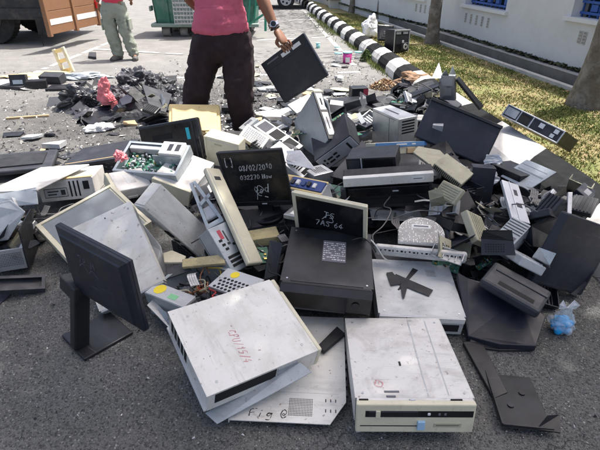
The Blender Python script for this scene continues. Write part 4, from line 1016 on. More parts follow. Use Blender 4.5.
# B tilted desktop with cream strip
t,s=case('B','desktop_computer','tilted pale desktop computer with faded red handwriting on its lid and a cream edge strip',K,'white_paint',bezel=('front','cream'),bez_t=.018,tray=True,dets=[
 ('slot','back',.05,.50,.15,.85,.0012,'dark_slot',5,1,.7,1),('opening','left',.06,.60,.35,.90,.0012,'dark_slot'),('+drive_cage','left',.61,.80,.50,.88,.004,'steel'),('+shelf','back',.0,1,.0,.10,.012,'pale_grey')])
b=B(); W,D,H=s
b.box(-W/2-.002,W/2+.004,-D/2+.004,D/2+.006,H+.0005,H+.003,'white_paint',.001)
b.box(W/2+.0042,W/2+.0065,-D/2+.004,D*.12,H*.72,H+.001,'white_paint')
for x,y in ((-.15,-.18),(.16,-.17),(.15,.17),(-.16,.18)): b.cyl((x,y,H+.0034),.006,.0012,'pale_grey',seg=14)
lid_=b.done('cover',t)
strokes('red_handwriting',(W,D,H+.003),'top',write('CPU/15/4',0,0,.9,.105,-.04,shear=.5,seed=4),'faded_red_ink',.0024,.0008,t,region=(.56,.08,.625,.555))
0 and strokes('red_note',(W,D,H+.003),'top',[[(x/7+.02*(i%2),y_) for x in range(7) for y_ in ((.1+.5*((x*7+i*3)%5)/5),)] for i in range(2)],'faded_red_ink',.003,.0008,t,region=(.50,.78,.66,.72))
# open metal side flap below it
plate('metal_flap','thin bent pale metal flap sticking out beneath the tilted desktop','metal sheet',[(205,413),(217,424),(312,372),(300,362)],[.055,.045,.13,.15],.004,'blue_grey')
plate('metal_strip','narrow bent metal strip hanging at the left edge of the tilted desktop','metal sheet',[(147,305),(153,299),(186,334),(181,340)],[.10,.10,.03,.03],.004,'pale_grey')
plate('metal_strip','short bent metal strip beside the yellow stickered plate','metal sheet',[(158,308),(166,312),(180,338),(176,343)],[.09,.09,.02,.02],.004,'steel')
# C perforated sheet with cut corner
m,s=posemat('C'); m=m@Matrix.Translation((0,0,-s[2]/2)); t=thing('side_panel','large pale metal side panel with a perforated patch lying flat under the tilted desktop','side panel',m)
W,D,H=s; b=B(); pts=[(-W/2,-D/2,0),(W*.36,-D/2,0),(W/2,-D/2+.10,0),(W/2,D/2,0),(-W/2,D/2,0)]; b.prism(pts,(0,0,.004),'white_paint'); b.box(-W/2,-W/2+.003,-D/2,D/2,-.012,0,'white_paint'); 
for k in range(9): b.box(W/2-.002,W/2+.006,-D/2+.13+.045*k,-D/2+.155+.045*k,-.010,.003,'charcoal')
s2=(W,D,.004); vents(b,s2,'top',.50,.71,.05,.19,16,11,'charcoal',.55,.55); vents(b,s2,'top',.80,.93,.06,.22,3,2,'charcoal',.22,.3); b.done('sheet',t)
strokes('ink_writing',s2,'top',write('Fig @',0,0,1,1,seed=2),'black_ink',.0035,.0007,t,region=(.16,.235,.035,.09))
b=B(); fbox(b,s2,'top',.06,.94,.235,.238,.0006,'pale_grey'); fbox(b,s2,'top',.86,.90,.15,.18,.0006,'pale_grey'); b.done('fold_line',t)
# black rail
plate('plastic_rail','short black plastic rail lying between the two front desktops','rail',[(317,346),(324,351),(345,333),(337,326)],[.075]*4,.02,'black_matte')
# D black desktop
t,s=case('D','desktop_computer','black desktop computer with grey text label on its lid and a glossy sloping front',K,'black',bezel=None,lid='black',dets=[('label_patch','top',.42,.70,.40,.78,.004,'label_grey'),('scratch','top',.1,.9,.035,.04,.0028,'charcoal')],bev=.008)
W,D,H=s
b=B()
prof=[(-D/2,H*.98),(-D/2-.03,H*.80),(-D/2-.038,H*.2),(-D/2-.02,0),(-D/2+.001,0)]
a=[b.bm.verts.new((-W/2,y,z)) for y,z in prof]; c=[b.bm.verts.new((W/2,y,z)) for y,z in prof]; mi=b.mi('black_gloss')
for i in range(len(prof)-1):
    f=b.bm.faces.new((a[i],a[i+1],c[i+1],c[i])); f.material_index=mi
for q in (a,c): f=b.bm.faces.new(q); f.material_index=mi
b.cyl((W*.33,-D/2-.0355,H*.5),.018,.004,'black',axis=(0,1,.15),seg=28); fr=b.done('front_bezel',t)
b=B(); rnd=random.Random(5)
for j in range(9):
    u=.43
    while u<.68:
        w_=rnd.uniform(.01,.035); 
        if rnd.random()<.82: fbox(b,s,'top',u,min(u+w_,.69),.43+.037*j,.443+.037*j,.0048,'chalk',.0002)
        u+=w_+.008
b.done('label_text',t)
# E pale case with black tape cross
t,s=case('E','desktop_computer','pale grey desktop computer with a torn cross of black tape on its lid',K,'pale_grey',lid='pale_grey',dets=[('front_edge','front',0,1,.72,.98,.003,'white_paint'),('slot','front',.1,.95,.2,.6,.0015,'dark_slot'),('stain','top',.68,.80,.70,.82,.0027,'zinc')])
W,D,H=s
b=B()
def tape(p,q,w0,w1,z):
    p,q=Vector(p),Vector(q); d=(q-p).normalized(); n=Vector((-d.y,d.x,0)); b.prism([p-n*w0,q-n*w1,q+n*w1,p+n*w0],(0,0,.002),'black_matte')
tape((-.085,-.03,H+.0025),(.02,.13,H+.0025),.004,.014,0); tape((-.10,.055,H+.0047),(.065,-.045,H+.0047),.032,.026,0); tape((-.115,.09,H+.0069),(-.09,.0,H+.0069),.015,.03,0); tape((-.07,-.09,H+.0069),(-.05,.03,H+.0069),.004,.022,0)
b.done('tape',t)
# F slim white strip + G mesh oval
t,s=case('F','keyboard','white keyboard lying on edge with a row of dark keys gaps, behind the taped desktop','keyboard','white_dusty',dets=[('key_gap','front',.06+.045*i,.06+.045*i+.012+.02*((i*7)%3)/3,.56+.03*((i*5)%3),.72+.03*((i*3)%2),.001,'dark_slot') for i in range(20)]+[('seam','front',.0,1,.40,.43,.001,'pale_grey')],bev=.012)
m,s=posemat('G'); m=m@Matrix.Translation((0,0,-s[2]/2)); t=thing('round_grille','half round grey speckled monitor base with a small white label, lying on the keyboard','monitor foot',m)
W,D,H=s; b=B(); pts=[(-W/2,-D/2,0),(W/2,-D/2,0),(W/2,-D*.1,0)]+[(W/2*math.cos(a),-D*.1+D*.6*math.sin(a),0) for a in [math.pi*k/16 for k in range(1,16)]]+[(-W/2,-D*.1,0)]
b.prism(pts,(0,0,H),'white_dusty'); o=b.done('plate',t); o.modifiers.new('b','BEVEL').width=.004
b=B(); rnd=random.Random(8)
for i in range(38):
    for j in range(26):
        x=-W/2+W*(i+.5)/38; y=-D/2+D*(j+.5)/26
        if y<-D*.1 or (x/(W/2))**2+((y+D*.1)/(D*.6))**2<.88:
            if abs(x)>W*.22 or not (D*.05<y<D*.2): b.box(x-.0016,x+.0016,y-.0022,y+.0022,H,H+.0008,'charcoal' if rnd.random()<.85 else 'label_white')
b.done('grille',t)
b=B(); b.box(-W*.2,W*.2,D*.06,D*.19,H,H+.0016,'label_white'); b.box(-W*.16,W*.16,D*.09,D*.15,H+.0016,H+.002,'label_grey'); b.done('label_plate',t)
# H white framed monitor
t,s=screen_monitor('H','monitor','off white framed monitor with chalk letters on its black screen, behind the black desktop','cream','black_gloss',bz=.02,shell_m='cream')
strokes('chalk_writing',s,'front',write('TS',.42,.66,.10,.08,seed=2)+write('7AS 64',.30,.50,.09,.07,.02,seed=4)+[[(.4,.62),(.5,.72),(.55,.60),(.46,.58)]],'chalk',.004,-.0035,t)
# I grey case with tan tray
t,s=case('I','desktop_computer','upright grey case with tan tray and blue cards in its top, behind white framed monitor',K,'pale_grey',bev=.006,dets=[('rim','top',.0,1,.0,.12,.006,'yellow_beige'),('rim','top',.0,1,.88,1,.006,'yellow_beige'),('tray','top',.0,.42,.12,.88,.008,'tan'),('label','top',.10,.34,.3,.7,.010,'paper'),('slot','top',.36,.46,.0,.10,.0095,'dark_slot')])
W,D,H=s; b=B(); b.box(-W*.05,W*.48,-D*.36,D*.36,H,H+.012,'blue_label'); 
for i in range(5): b.box(-W*.03+i*.035,-W*.03+i*.035+.02,-D*.2,D*.1,H+.012,H+.02+.006*(i%2),['chip','label_white','pcb_blue','chip','label_white'][i])
b.done('circuit_board',t)
# J chalked black monitor
t,s=screen_monitor('J','monitor','black flat monitor on an oval foot, chalk date and name written on its screen','black','screen',bz=.016,bot=.03,stand=(.085,.11))
strokes('chalk_writing',s,'front',write('08/02/2010',.28,.66,.085,.052,.04,seed=3)+write('032270 Haw',.26,.50,.075,.052,.03,seed=6)+write('Rod',.42,.22,.13,.085,.25,seed=8)+[[(.44,.12),(.50,.38),(.58,.30),(.46,.22),(.62,.16)]]+write('[ ]',.08,.76,.12,.05,seed=1),'chalk',.0042,-.0035,t)
b=B(); W,D,H=s; b.box(.0,.03,-D/2-.0012,-D/2,.012,.019,'chalk'); b.done('badge',t)
# K long leaning white strip
case('K','case_panel','long narrow off white plastic panel leaning diagonally beside the chalked monitor','panel','cream',bev=.008,dets=[('ridge','top',.12,.16,.03,.97,.001,'pale_grey'),('slot','top',.3,.7,.86,.9,.001,'charcoal')])
# L grey rear face with ports
case('L','computer_tower','small grey computer tower with red printing, rows of sockets and three dark vents',K,'blue_grey',dets=[
 ('red_print','top',.28,.44,.70,.90,.001,'red_label'),('text_line','top',.5,.56,.62,.86,.001,'charcoal'),
 ('+socket','top',.16,.30,.66,.71,.002,'dark_slot'),('+socket','top',.2,.34,.56,.61,.002,'dark_slot'),('+socket','top',.24,.38,.46,.51,.002,'dark_slot'),('+socket','top',.44,.56,.55,.60,.002,'charcoal'),('+socket','top',.62,.72,.5,.55,.002,'dark_slot'),
 ('vent','top',.15,.72,.28,.34,.001,'dark_slot'),('vent','top',.15,.72,.19,.25,.001,'dark_slot'),('vent','top',.15,.72,.10,.16,.001,'dark_slot'),('+card_bracket','top',.76,.96,.05,.5,.004,'steel')])
# bracket with openings
m,s=posemat('brk'); t=thing('metal_bracket','bluish bent metal bracket with two openings standing beside the long leaning panel','bracket',m)
W,D,H=s; b=B()
for a_ in ([(-W/2,-D/2),(W/2,-D/2),(W/2,-D/2+.035),(-W/2,-D/2+.03)],[(-W/2,-D/2+.03),(-W/2+.016,-D/2+.03),(-W/2+.02,D/2),(-W/2,D/2)],[(W/2-.016,-D/2+.03),(W/2,-D/2+.03),(-W*.1,D/2),(-W*.3,D/2)],[(-W/2+.01,-.02),(W/2-.012,.02),(W/2-.014,.05),(-W/2+.01,.01)]):
    b.prism([(x,y,-H/2) for x,y in a_],(0,0,.018),'blue_grey')
b.box(-W*.38,W*.36,-D*.30,-D*.06,-H/2-.02,-H/2+.004,'pale_grey',.006); b.done('bracket',t)
# M white box with beige front
t,s=case('M','desktop_computer','bright white desktop computer with a beige front edge under the open circuit board tray',K,'white_dusty',bezel=('front','cream'),lid='white_dusty',dets=[('opening','right',.06,.94,.12,.86,.001,'dark_slot'),('+cage_rail','right',.06,.94,.46,.54,.004,'steel')])
# N open tray with circuit board
t,s=case('N','open_chassis','open pale metal chassis showing a green circuit board and a white drive bracket','open computer','blue_grey',tray=True)
W,D,H=s; b=B(); b.box(-W*.47,W*.40,-D*.42,D*.34,.008,.012,'pcb'); pc=b.done('circuit_board',t); rnd=random.Random(4)
b=B()
for i in range(170):
    x=rnd.uniform(-W*.45,W*.38); y=rnd.uniform(-D*.4,D*.3); a,c=rnd.uniform(.002,.011),rnd.uniform(.002,.009)
    b.box(x-a,x+a,y-c,y+c,.012,.012+rnd.uniform(.004,.03),rnd.choice(['chip','silver_plastic','label_white','chip','gold','steel','pcb','pale_grey']),.001)
for i in range(14): b.cyl((rnd.uniform(-W*.4,W*.3),rnd.uniform(-D*.3,D*.3),.025),.006,.03,rnd.choice(['silver_plastic','chip','label_white']),seg=10)
b.done('component',pc)
b=B(); b.box(W*.10,W*.46,D*.05,D*.47,H-.002,H+.03,'white_paint',.004); b.box(W*.22,W*.29,D*.16,D*.38,H+.03,H+.032,'charcoal'); b.box(W*.34,W*.41,D*.16,D*.38,H+.03,H+.032,'charcoal'); b.box(0,W*.46,D*.03,D*.05,H*.2,H+.01,'blue_grey'); b.done('drive_bracket',t)
b=B(); b.box(-W*.47,W*.05,D*.30,D*.46,.02,H*.85,'pale_grey',.004); b.done('power_supply',t)
# O black monitor rear with cyan sticker
rear_monitor('O','monitor','glossy black monitor shell leaning back with a small cyan sticker, in front of the sunlit beige one','black_gloss',recess=False,dets=[('sticker','front',.80,.86,.62,.88,.001,'cyan_sticker')]) if False else None
t,s=case('O','monitor','glossy black monitor shell with a cyan sticker, leaning before the sunlit beige one','monitor','black_gloss',bev=.012,dets=[('+handle_recess','top',.22,.56,.60,.74,.002,'dark_slot'),('+sticker','top',.80,.855,.52,.80,.001,'cyan_sticker'),('rim','top',.02,.98,.93,.96,.003,'black'),('rim','top',.90,.93,.05,.93,.003,'black'),('seam','top',.12,.70,.52,.535,.001,'charcoal')])
# P yellow beige monitor back
_c,_q,_s=POSE['P']; _k=.94; POSE['P']=(tuple(Vector((0,0,CAMZ)).lerp(Vector(_c),_k)),_q,tuple(v*_k for v in _s))
t,s=case('P','monitor','sunlit yellow beige monitor back standing right in front of the man\'s legs','monitor','yellow_beige',bev=.014,dets=[('+back_panel','top',.07,.93,.08,.80,.018,'yellow_beige'),('vent','right',.15,.85,.2,.8,.001,'tan',9,2),('screw','top',.58,.60,.86,.89,.001,'tan'),('+latch','top',.70,.92,.02,.07,.012,'yellow_beige'),('groove','top',.12,.88,.70,.715,.0185,'tan')])
# Q cream case behind chalked monitor
case('Q','desktop_computer','off white case standing upright just behind the left edge of the chalked monitor',K,'cream',bev=.01,dets=[('slot','front',.30,.52,.78,.83,.001,'olive_beige'),('groove','front',.04,.96,.90,.915,.001,'pale_grey'),('+side_strip','front',.0,.06,.0,1,.004,'cream')])
# R1 big sheet / R2 cream frame monitor
case('R2','monitor','cream framed flat monitor lying face up with a dull grey screen, left of centre','monitor','cream',bev=.01,dets=[('screen','top',.06,.93,.05,.95,.0015,'screen_grey'),('+frame_edge','top',0,.05,0,1,.008,'cream'),('+frame_edge','top',0.05,.95,.955,1,.008,'cream'),('+frame_edge','top',.95,1,0,1,.008,'cream'),('+frame_edge','top',.05,.95,0,.04,.008,'cream')])
case('R1','desktop_computer','big plain pale grey case lid sloping behind the black monitor on its stand',K,'pale_grey',lid='white_paint',dets=[('screw','top',.12,.14,.88,.90,.004,'charcoal'),('screw','top',.10,.115,.70,.715,.004,'charcoal'),('screw','top',.55,.57,.93,.95,.004,'charcoal')])
plate('side_panel','pale grey sheet edge between the big sloping lid and the slim white tower','side panel',[(128,206),(120,240),(150,287),(167,274),(160,246)],[.36,.20,.05,.07,.20],.008,'white_paint')
t,s=case('R3','computer_tower','slim white computer tower sloping down to the right with dark slots along its lower edge',K,'white_dusty',lid='white_paint',dets=[('slot','front',.45,.56,.35,.75,.006,'dark_slot'),('slot','front',.62,.66,.35,.75,.006,'dark_slot'),('slot','front',.74,.95,.35,.7,.006,'dark_slot'),('+side_plate','front',.03,.42,.2,.85,.005,'pale_grey'),('screw','top',.12,.13,.2,.23,.004,'pale_grey'),('screw','top',.8,.81,.2,.23,.004,'pale_grey'),('end_slot','right',.1,.9,.2,.8,.001,'charcoal')])
# R4 rear of desktop
case('R4','desktop_computer','white desktop computer at far left, its rear showing a label and three dark slots',K,'white_dusty',dets=[
 ('label','front',.08,.50,.18,.62,.001,'charcoal'),('label_face','front',.09,.49,.21,.59,.0016,'pale_grey'),('label_text','front',.14,.34,.44,.50,.0022,'charcoal'),('label_text','front',.14,.30,.30,.36,.0022,'charcoal'),('label_text','front',.38,.46,.28,.52,.0022,'charcoal'),
 ('slot','front',.55,.58,.15,.9,.001,'dark_slot'),('slot','front',.625,.655,.15,.9,.001,'dark_slot'),('slot','front',.70,.73,.15,.9,.001,'dark_slot'),('hole','front',.80,.91,.45,.85,.001,'dark_slot'),('+lip','top',.02,.98,.0,.12,.006,'tan'),('lip','top',.3,.9,.02,.09,.009,'yellow_beige')])
case('S1','side_panel','thin sunlit white metal lid lying over the far left cases','side panel','white_paint',bev=.002)
case('R5','case_panel','small white plastic front block with yellowed edge under the circuit board tray','front panel','white_dusty',bezel=('left','cream'),bev=.008,dets=[('patch','top',.35,.62,.3,.75,.001,'pale_grey'),('latch','front',.3,.6,-.02,.2,.006,'white_paint')])
# S open chassis far left
t,s=case('S','open_chassis','battered open steel chassis with a black side plate at the far left edge','open computer','steel',tray=True,dets=[('perforation','front',.05,.95,.2,.85,.0012,'charcoal',22,8,.5,.5)])
W,D,H=s; b=B(); b.box(W/2+.002,W/2+.008,-D/2,D/2+.02,-.01,H+.10,'black'); b.done('side_plate',t)
plate('metal_sheet','crumpled pale metal panel leaning in the far left chassis','metal sheet',[(-12,243),(8,240),(25,212),(10,200),(-12,205)],[.12,.14,.30,.33,.3],.006,'pale_grey')
plate('metal_sheet','grey painted metal panel lying left of the labelled rear panel','metal sheet',[(-12,208),(38,204),(36,187),(-12,196)],[.16,.2,.26,.22],.008,'blue_grey')
case('T','metal_channel','flat dark metal channel lying on the asphalt at the far left edge','metal channel','charcoal',tray=True)
plate('metal_sheet','bluish scrap of panel cut by the left edge of the photo','metal sheet',[(-20,308),(0,303),(11,294),(-2,288),(-20,289)],[.01]*5,.008,'purple_grey')
case('U','monitor','black flat monitor lying face down on the dusty ground at the far left','monitor','charcoal',bev=.012,dets=[('+back_pad','top',.15,.85,.15,.8,.012,'black_matte')])
case('U2','case_panel','wide dusty brown black panel lying on the ground behind the white cases','panel','charcoal',bev=.006,dets=[('groove','top',.05,.95,.1,.13,.001,'tan')])
# V standing black monitor, front left
t,s=rear_monitor('V','monitor','black monitor seen from behind standing upright on a square foot, front left','navy_black','black_matte',recess=False)
W,D,H=s
strokes('chalk_writing',(W,D,H),'front',write('78 H',.30,.66,.10,.07,-.05,seed=5)+[[(.30,.60),(.37,.66),(.42,.56),(.48,.62),(.55,.55)]],'label_grey',.0035,.001,t)
inv=t.matrix_world.inverted()
bc=at(98,336,.0); ang=math.atan2(*(reversed((at(137,340)-at(99,362)).xy)))
Mb=inv@Matrix.Translation(bc)@Matrix.Rotation(ang,4,'Z')
b=B(); b.box(-.115,.115,-.11,.11,0,.016,'black',.005,2,M=Mb); b.done('base',t)
nk=at(80,346,.014); top=atY(80,286,nk.y+.03)
zx=(top-nk).normalized(); xx=Vector((math.cos(ang),math.sin(ang),0)); xx=(xx-zx*xx.dot(zx)).normalized(); yy=zx.cross(xx); hgt=(top-nk).length
Mn=inv@Matrix(((xx.x,yy.x,zx.x,nk.x),(xx.y,yy.y,zx.y,nk.y),(xx.z,yy.z,zx.z,nk.z),(0,0,0,1)))
b=B(); b.box(-.034,.034,-.022,.022,.0,hgt,'black',.006,2,M=Mn); b.box(-.020,.020,-.0245,-.020,hgt*.2,hgt*.9,'dark_slot',.001,M=Mn)
b.box(-.036,.036,-.024,.11,hgt-.06,hgt+.005,'black_matte',.006,2,M=Mn); b.done('neck',t)
# W open chassis with tangle
t,s=case('W','open_chassis','open grey chassis full of tangled wires with yellow stickers on its edges','open computer','blue_grey',tray=True)
W,D,H=s; b=B(); b.box(-W/2+.002,-W/2+.25,-D/2+.002,-D/2+.085,H-.012,H+.004,'pale_grey',.002); o=b.done('edge_plate',t)
b=B(); b.cyl((-W/2+.055,-D/2+.05,H+.0045),.032,.001,'yellow_sticker',seg=9); b.box(-W/2+.13,-W/2+.18,-D/2+.02,-D/2+.05,H+.004,H+.005,'green_sticker'); b.done('sticker',o)
b=B(); b.box(W/2-.20,W/2+.02,D*.02,D/2-.002,H-.01,H+.006,'pale_grey',.002); 
for i in range(8):
    for j in range(4): b.cyl((W/2-.17+.022*i+.011*(j%2),D*.06+.022*j,H+.0065),.0082,.001,'dark_slot',seg=6)
o=b.done('perforated_plate',t)
b=B(); b.cyl((W/2-.13,D/2-.035,H+.007),.024,.001,'yellow_sticker',seg=9); b.done('sticker',o)
rnd=random.Random(12)
b=B(); b.cyl((-.05,.03,.06),.03,.03,'copper',seg=20,axis=(.2,.3,1)); b.cyl((-.05,.03,.077),.017,.004,'cable_red',seg=16,axis=(.2,.3,1)); b.box(-.02,.05,-.02,.05,.03,.075,'purple_grey',.004); b.box(.06,.12,.0,.06,.04,.10,'steel',.003); b.cyl((.02,.09,.08),.03,.02,'chip',seg=20,axis=(.4,0,1)); b.done('fan',t)
for i in range(44):
    b=B(); p=Vector((rnd.uniform(-.12,.14),rnd.uniform(-.1,.13),rnd.uniform(.03,.1))); pts=[p]
    for k in range(5): p=p+Vector((rnd.uniform(-.06,.06),rnd.uniform(-.06,.06),rnd.uniform(-.04,.04))); p.x=max(min(p.x,.17),-.13); p.y=max(min(p.y,.15),-.12); p.z=max(min(p.z,.125),.02); pts.append(p)
    b.tube(smooth_path(pts,5),.0035,rnd.choice(['cable_black','cable_black','cable_grey','cable_yellow','cable_red','copper','charcoal','olive_beige','cable_black']),6); b.done('wire',t)
plate('foam_strip','yellow foam strip stuck under the end of the slim white tower','foam strip',[(182,267),(225,263),(224,254),(182,259)],[.18,.2,.22,.2],.02,'foam')
plate('plastic_tray','pale crumpled plastic tray edge beside the yellow foam','plastic scrap',[(164,262),(183,262),(186,256),(172,250),(163,253)],[.17]*5,.012,'cream')
plate('metal_sheet','grey green metal plate at the back of the wire filled chassis','metal sheet',[(166,279),(192,270),(186,262),(166,268)],[.13,.15,.17,.15],.01,'charcoal')
plate('foam_block','yellow grey foam block between the chalked monitor and the black desktop','foam',[(246,241),(280,236),(276,226),(246,231)],[.18]*4,.05,'foam')
plate('case_panel','dark speckled plastic panel standing beside the black desktop','panel',[(264,280),(277,276),(283,243),(270,240)],[.09,.10,.24,.24],.015,'charcoal')
# right half of the heap
case('AE','video_unit','black box unit with silver vertical strip and white label behind the white edged printer','video unit','black',dets=[('+silver_strip','front',.30,.325,.02,.98,.004,'silver_plastic'),('label','front',.44,.80,.12,.30,.001,'label_white'),('+knob_panel','front',.04,.28,.12,.88,.003,'charcoal'),('window','front',.36,.94,.42,.88,.002,'black_gloss')])
_c,_q,_s=POSE['AF']; POSE['AF']=(tuple(Vector(_c)-Quaternion(_q).to_matrix().col[1]*(_s[1]/2-.04)),_q,(_s[0],.08,_s[2]))
t,s=case('AF','printer','long black printer with a white top edge carrying a small label, right of centre','printer','black_matte',bev=.006,dets=[('+top_edge','front',0,1,.76,1.0,.03,'white_paint'),('label','front',.76,.90,.83,.94,.031,'label_white'),('label_text','front',.78,.88,.87,.90,.0315,'label_grey'),('+roller_cover','front',.04,.96,.42,.66,.02,'black_gloss'),('+paper_slot','front',.06,.90,.12,.30,.008,'dark_slot'),('badge','front',.55,.62,.52,.56,.021,'silver_plastic'),('+hinge','front',-.04,.02,.10,.7,.03,'charcoal')])
case('AC','computer_tower','silver grey computer tower standing upright with vertical vents, near the kerb',K,'zinc',bev=.005,dets=[('vent','right',.15,.9,.55,.95,.001,'dark_slot',1,5,.9,.5),('groove','front',.05,.9,.93,.94,.001,'charcoal'),('panel_line','front',.66,.67,.05,.92,.001,'charcoal'),('handle','top',.2,.7,.4,.5,.001,'charcoal')])
t,s=case('AD','carton','low cream carton with a torn blue strip along its top before the silver tower','carton','cream',bev=.004,dets=[('+blue_strip','front',.0,1.04,.62,1.02,.006,'blue_paper'),('white_text','front',.4,.62,.76,.9,.007,'label_white'),('white_text','front',.72,.80,.76,.9,.007,'label_white'),('flap','front',.62,.78,.05,.5,.012,'tan')])
t,s=case('AB','computer_tower','tilted grey tower showing its silver port plate of sockets, centre top of the heap',K,'charcoal',dets=[('+port_plate','front',.02,.98,.06,.94,.004,'silver_plastic')]+[('+socket','front',u,u+w_,v,v+h_,.006,'dark_slot') for u,v,w_,h_ in ((.06,.25,.05,.3),(.15,.3,.05,.14),(.15,.55,.05,.14),(.24,.25,.14,.12),(.24,.5,.14,.12),(.42,.3,.1,.12),(.42,.55,.1,.12),(.80,.25,.05,.5))]+[('vent','front',.56,.72,.2,.8,.0055,'dark_slot',5,5)])
t,s=case('AA','desktop_computer','large pale blue grey desktop case standing on its side, front strip facing right',K,'blue_grey',bezel=('back','black'),bez_t=.012,dets=[('+drive_door','back',.08,.55,.15,.85,.016,'silver_plastic'),('+drive_door','back',.60,.95,.15,.85,.015,'silver_plastic'),('slot','back',.2,.45,.45,.55,.017,'dark_slot'),('slot','back',.7,.85,.4,.6,.016,'dark_slot')])
case('AA1','side_panel','small bright pale sheet lying behind the standing blue grey case','side panel','white_paint')
plate('plastic_tray','clear white plastic piece leaning at the right of the standing blue grey case','plastic scrap',[(322,122),(332,127),(327,100),(320,96)],[.4,.4,.6,.6],.01,'white_paint')
case('AX','power_supply','white vented block in front of the man\'s right foot','power supply','white_dusty',dets=[('vent','top',.1,.9,.1,.9,.0008,'zinc',10,6,.6,.6)])
case('AW','drive_cage','lilac grey drive cage with square dark openings, right of the man\'s foot','drive cage','zinc',dets=[('+bay','top',.06,.30,.12,.9,.001,'purple_grey'),('+bay','top',.36,.60,.14,.9,.001,'dark_slot'),('+bay','top',.68,.92,.14,.9,.001,'dark_slot')])
case('AY','computer_tower','pale silver tower with four dark vent slits at its end, below the drive cage',K,'zinc',dets=[('vent','top',.60,.84,.2,.8,.001,'dark_slot',4,1,.5,1),('vent','top',.12,.5,.1,.16,.001,'charcoal'),('slot','top',.88,.98,.2,.8,.001,'dark_slot')])
plate('side_panel','long thin pale metal cover behind the lilac drive cage','side panel',[(262,152),(270,160),(316,170),(300,150)],[.36,.33,.36,.4],.01,'zinc')
t,s=case('AH','monitor','big black monitor back leaning high on the heap against the kerb','monitor','navy_black',bev=.012,dets=[('+rim','front',0,1,.93,1.0,.012,'black'),('groove','front',.03,.97,.86,.875,.001,'charcoal')])
case('AJ','hard_drive','small shiny silver drive plate standing on end at the top of the heap','hard drive','steel',dets=[('+disc_hub','front',.25,.75,.2,.5,.002,'zinc'),('label','front',.15,.85,.60,.9,.001,'pale_grey'),('screw','front',.05,.15,.9,.96,.002,'charcoal')])
b=B()
for (a,c,d) in (((432,78),(439,63),(443,78)),((449,76),(453,66),(457,77)),((441,76),(446,70),(450,77))):
    P=[at(*a,.60),at(c[0],c[1],.70),at(*d,.60)]; b.prism(P,(0,.012,0),'blue_grey')
o=b.done('metal_bracket'); cc=sum((v.co for v in o.data.vertices),Vector())/len(o.data.vertices)
for v in o.data.vertices: v.co-=cc
o.location=cc; tag(o,'jagged upright metal fins poking above the shiny drive plate','bracket')
plate('plastic_bar','thin black bar sloping down to the kerb from the shiny drive plate','plastic bar',[(457,79),(459,76),(484,106),(481,109)],[.62,.62,.36,.36],.02,'black')
plate('plastic_bar','long thin black strip reaching left from the shiny drive plate','plastic bar',[(404,100),(439,86),(439,82),(402,95)],[.4,.55,.56,.42],.012,'black')
case('AG','connector_block','olive cream vented plastic block tilted over the right end of the printer','plastic block','olive_beige',bev=.005,dets=[('vent','front',.05,.95,.1,.9,.001,'charcoal',16,1,.5,1)])
plate('plastic_bar','olive flat plastic arm reaching left from the vented olive block','plastic bar',[(413,152),(432,166),(448,158),(440,150),(418,146)],[.42,.41,.42,.44,.43],.015,'olive_beige')
case('AK','glass_plate','grey green flat plate with streaks lying across the kerb','plate','blue_grey',dets=[('streak','top',.1,.9,.30,.34,.0007,'pale_grey'),('streak','top',.1,.95,.55,.60,.0007,'screen_grey'),('streak','top',.05,.9,.78,.80,.0007,'screen_grey')])
case('AL','metal_bracket','bright silver bracket strip running down beside the ribbed black rail','bracket','silver_plastic',dets=[('rail','top',0,1,.4,.44,.003,'steel'),('hole','top',.2,.35,.55,.75,.001,'charcoal'),('hole','top',.55,.66,.5,.8,.001,'charcoal')])
case('rib','roller','ribbed black plastic rail pointing up to the right, right side of the heap','roller','charcoal',bev=.01,dets=[('rib','top',.1+.2*i,.18+.2*i,.02,.98,.006,'black') for i in range(4)])
case('AM','power_supply','blue grey power supply with ribs and a dark label, right side of the heap','power supply','blue_grey',dets=[('groove','top',.04,.96,.55+.09*i,.58+.09*i,.001,'charcoal') for i in range(5)]+[('label','top',.1,.9,.1,.45,.001,'label_grey')]+[('label_text','top',.15+.2*(i%4),.27+.2*(i%4),.16+.11*(i//4),.19+.11*(i//4),.0016,'chalk') for i in range(9)])
case('AN','monitor','large plain black monitor back leaning at the right edge of the heap','monitor','navy_black',bev=.01,dets=[('seam','front',.02,.98,.05,.056,.0008,'charcoal'),('seam','front',.95,.955,.05,.97,.0008,'charcoal')])
plate('metal_bar','short silver post standing between the ribbed rail and the plain black monitor','metal bar',[(567,214),(572,214),(573,192),(568,192)],[.36,.36,.44,.44],.012,'steel')
case('AO2','plastic_moulding','dark grey grooved plastic arm at the bottom right of the heap','plastic arm','charcoal',bev=.014,dets=[('groove','top',.25,.85,.15,.3,.001,'dark_slot'),('+rib','top',.1,.98,.62,.72,.005,'charcoal')])
P=[(468,336),(500,344),(536,346),(546,316),(520,298),(492,285),(468,278),(457,272),(459,284)]
plate('monitor_shell','rounded black monitor shell lying open side down in the lower right of the heap','monitor shell',P,[.04,.04,.04,.09,.13,.16,.18,.19,.16],.03,'navy_black')
plate('monitor_shell','dark plate leaning under the rounded black shell at lower right','monitor shell',[(470,346),(500,350),(533,350),(540,336),(470,332)],[.012,.012,.012,.03,.04],.01,'black')
m,s=posemat('AQ'); m=m@Matrix.Translation((0,0,-s[2]/2)); plate('case_panel','long black casing strip running down beside the front right desktop','panel',[(463,342),(480,338),(508,392),(494,398)],[.02]*4,.018,'black')
t=thing('monitor_shell','flat black plate with an upturned corner lying alone on the asphalt, bottom right','plastic plate',m)
W,D,H=s; b=B(); b.box(-W/2,W/2,-D/2,D/2,0,.006,'black',.002); b.box(-W/2,-W/2+.005,-D/2,D/2,.006,.022,'black'); b.box(-W/2+.005,W/2,-D/2,-D/2+.005,.006,.018,'black'); 
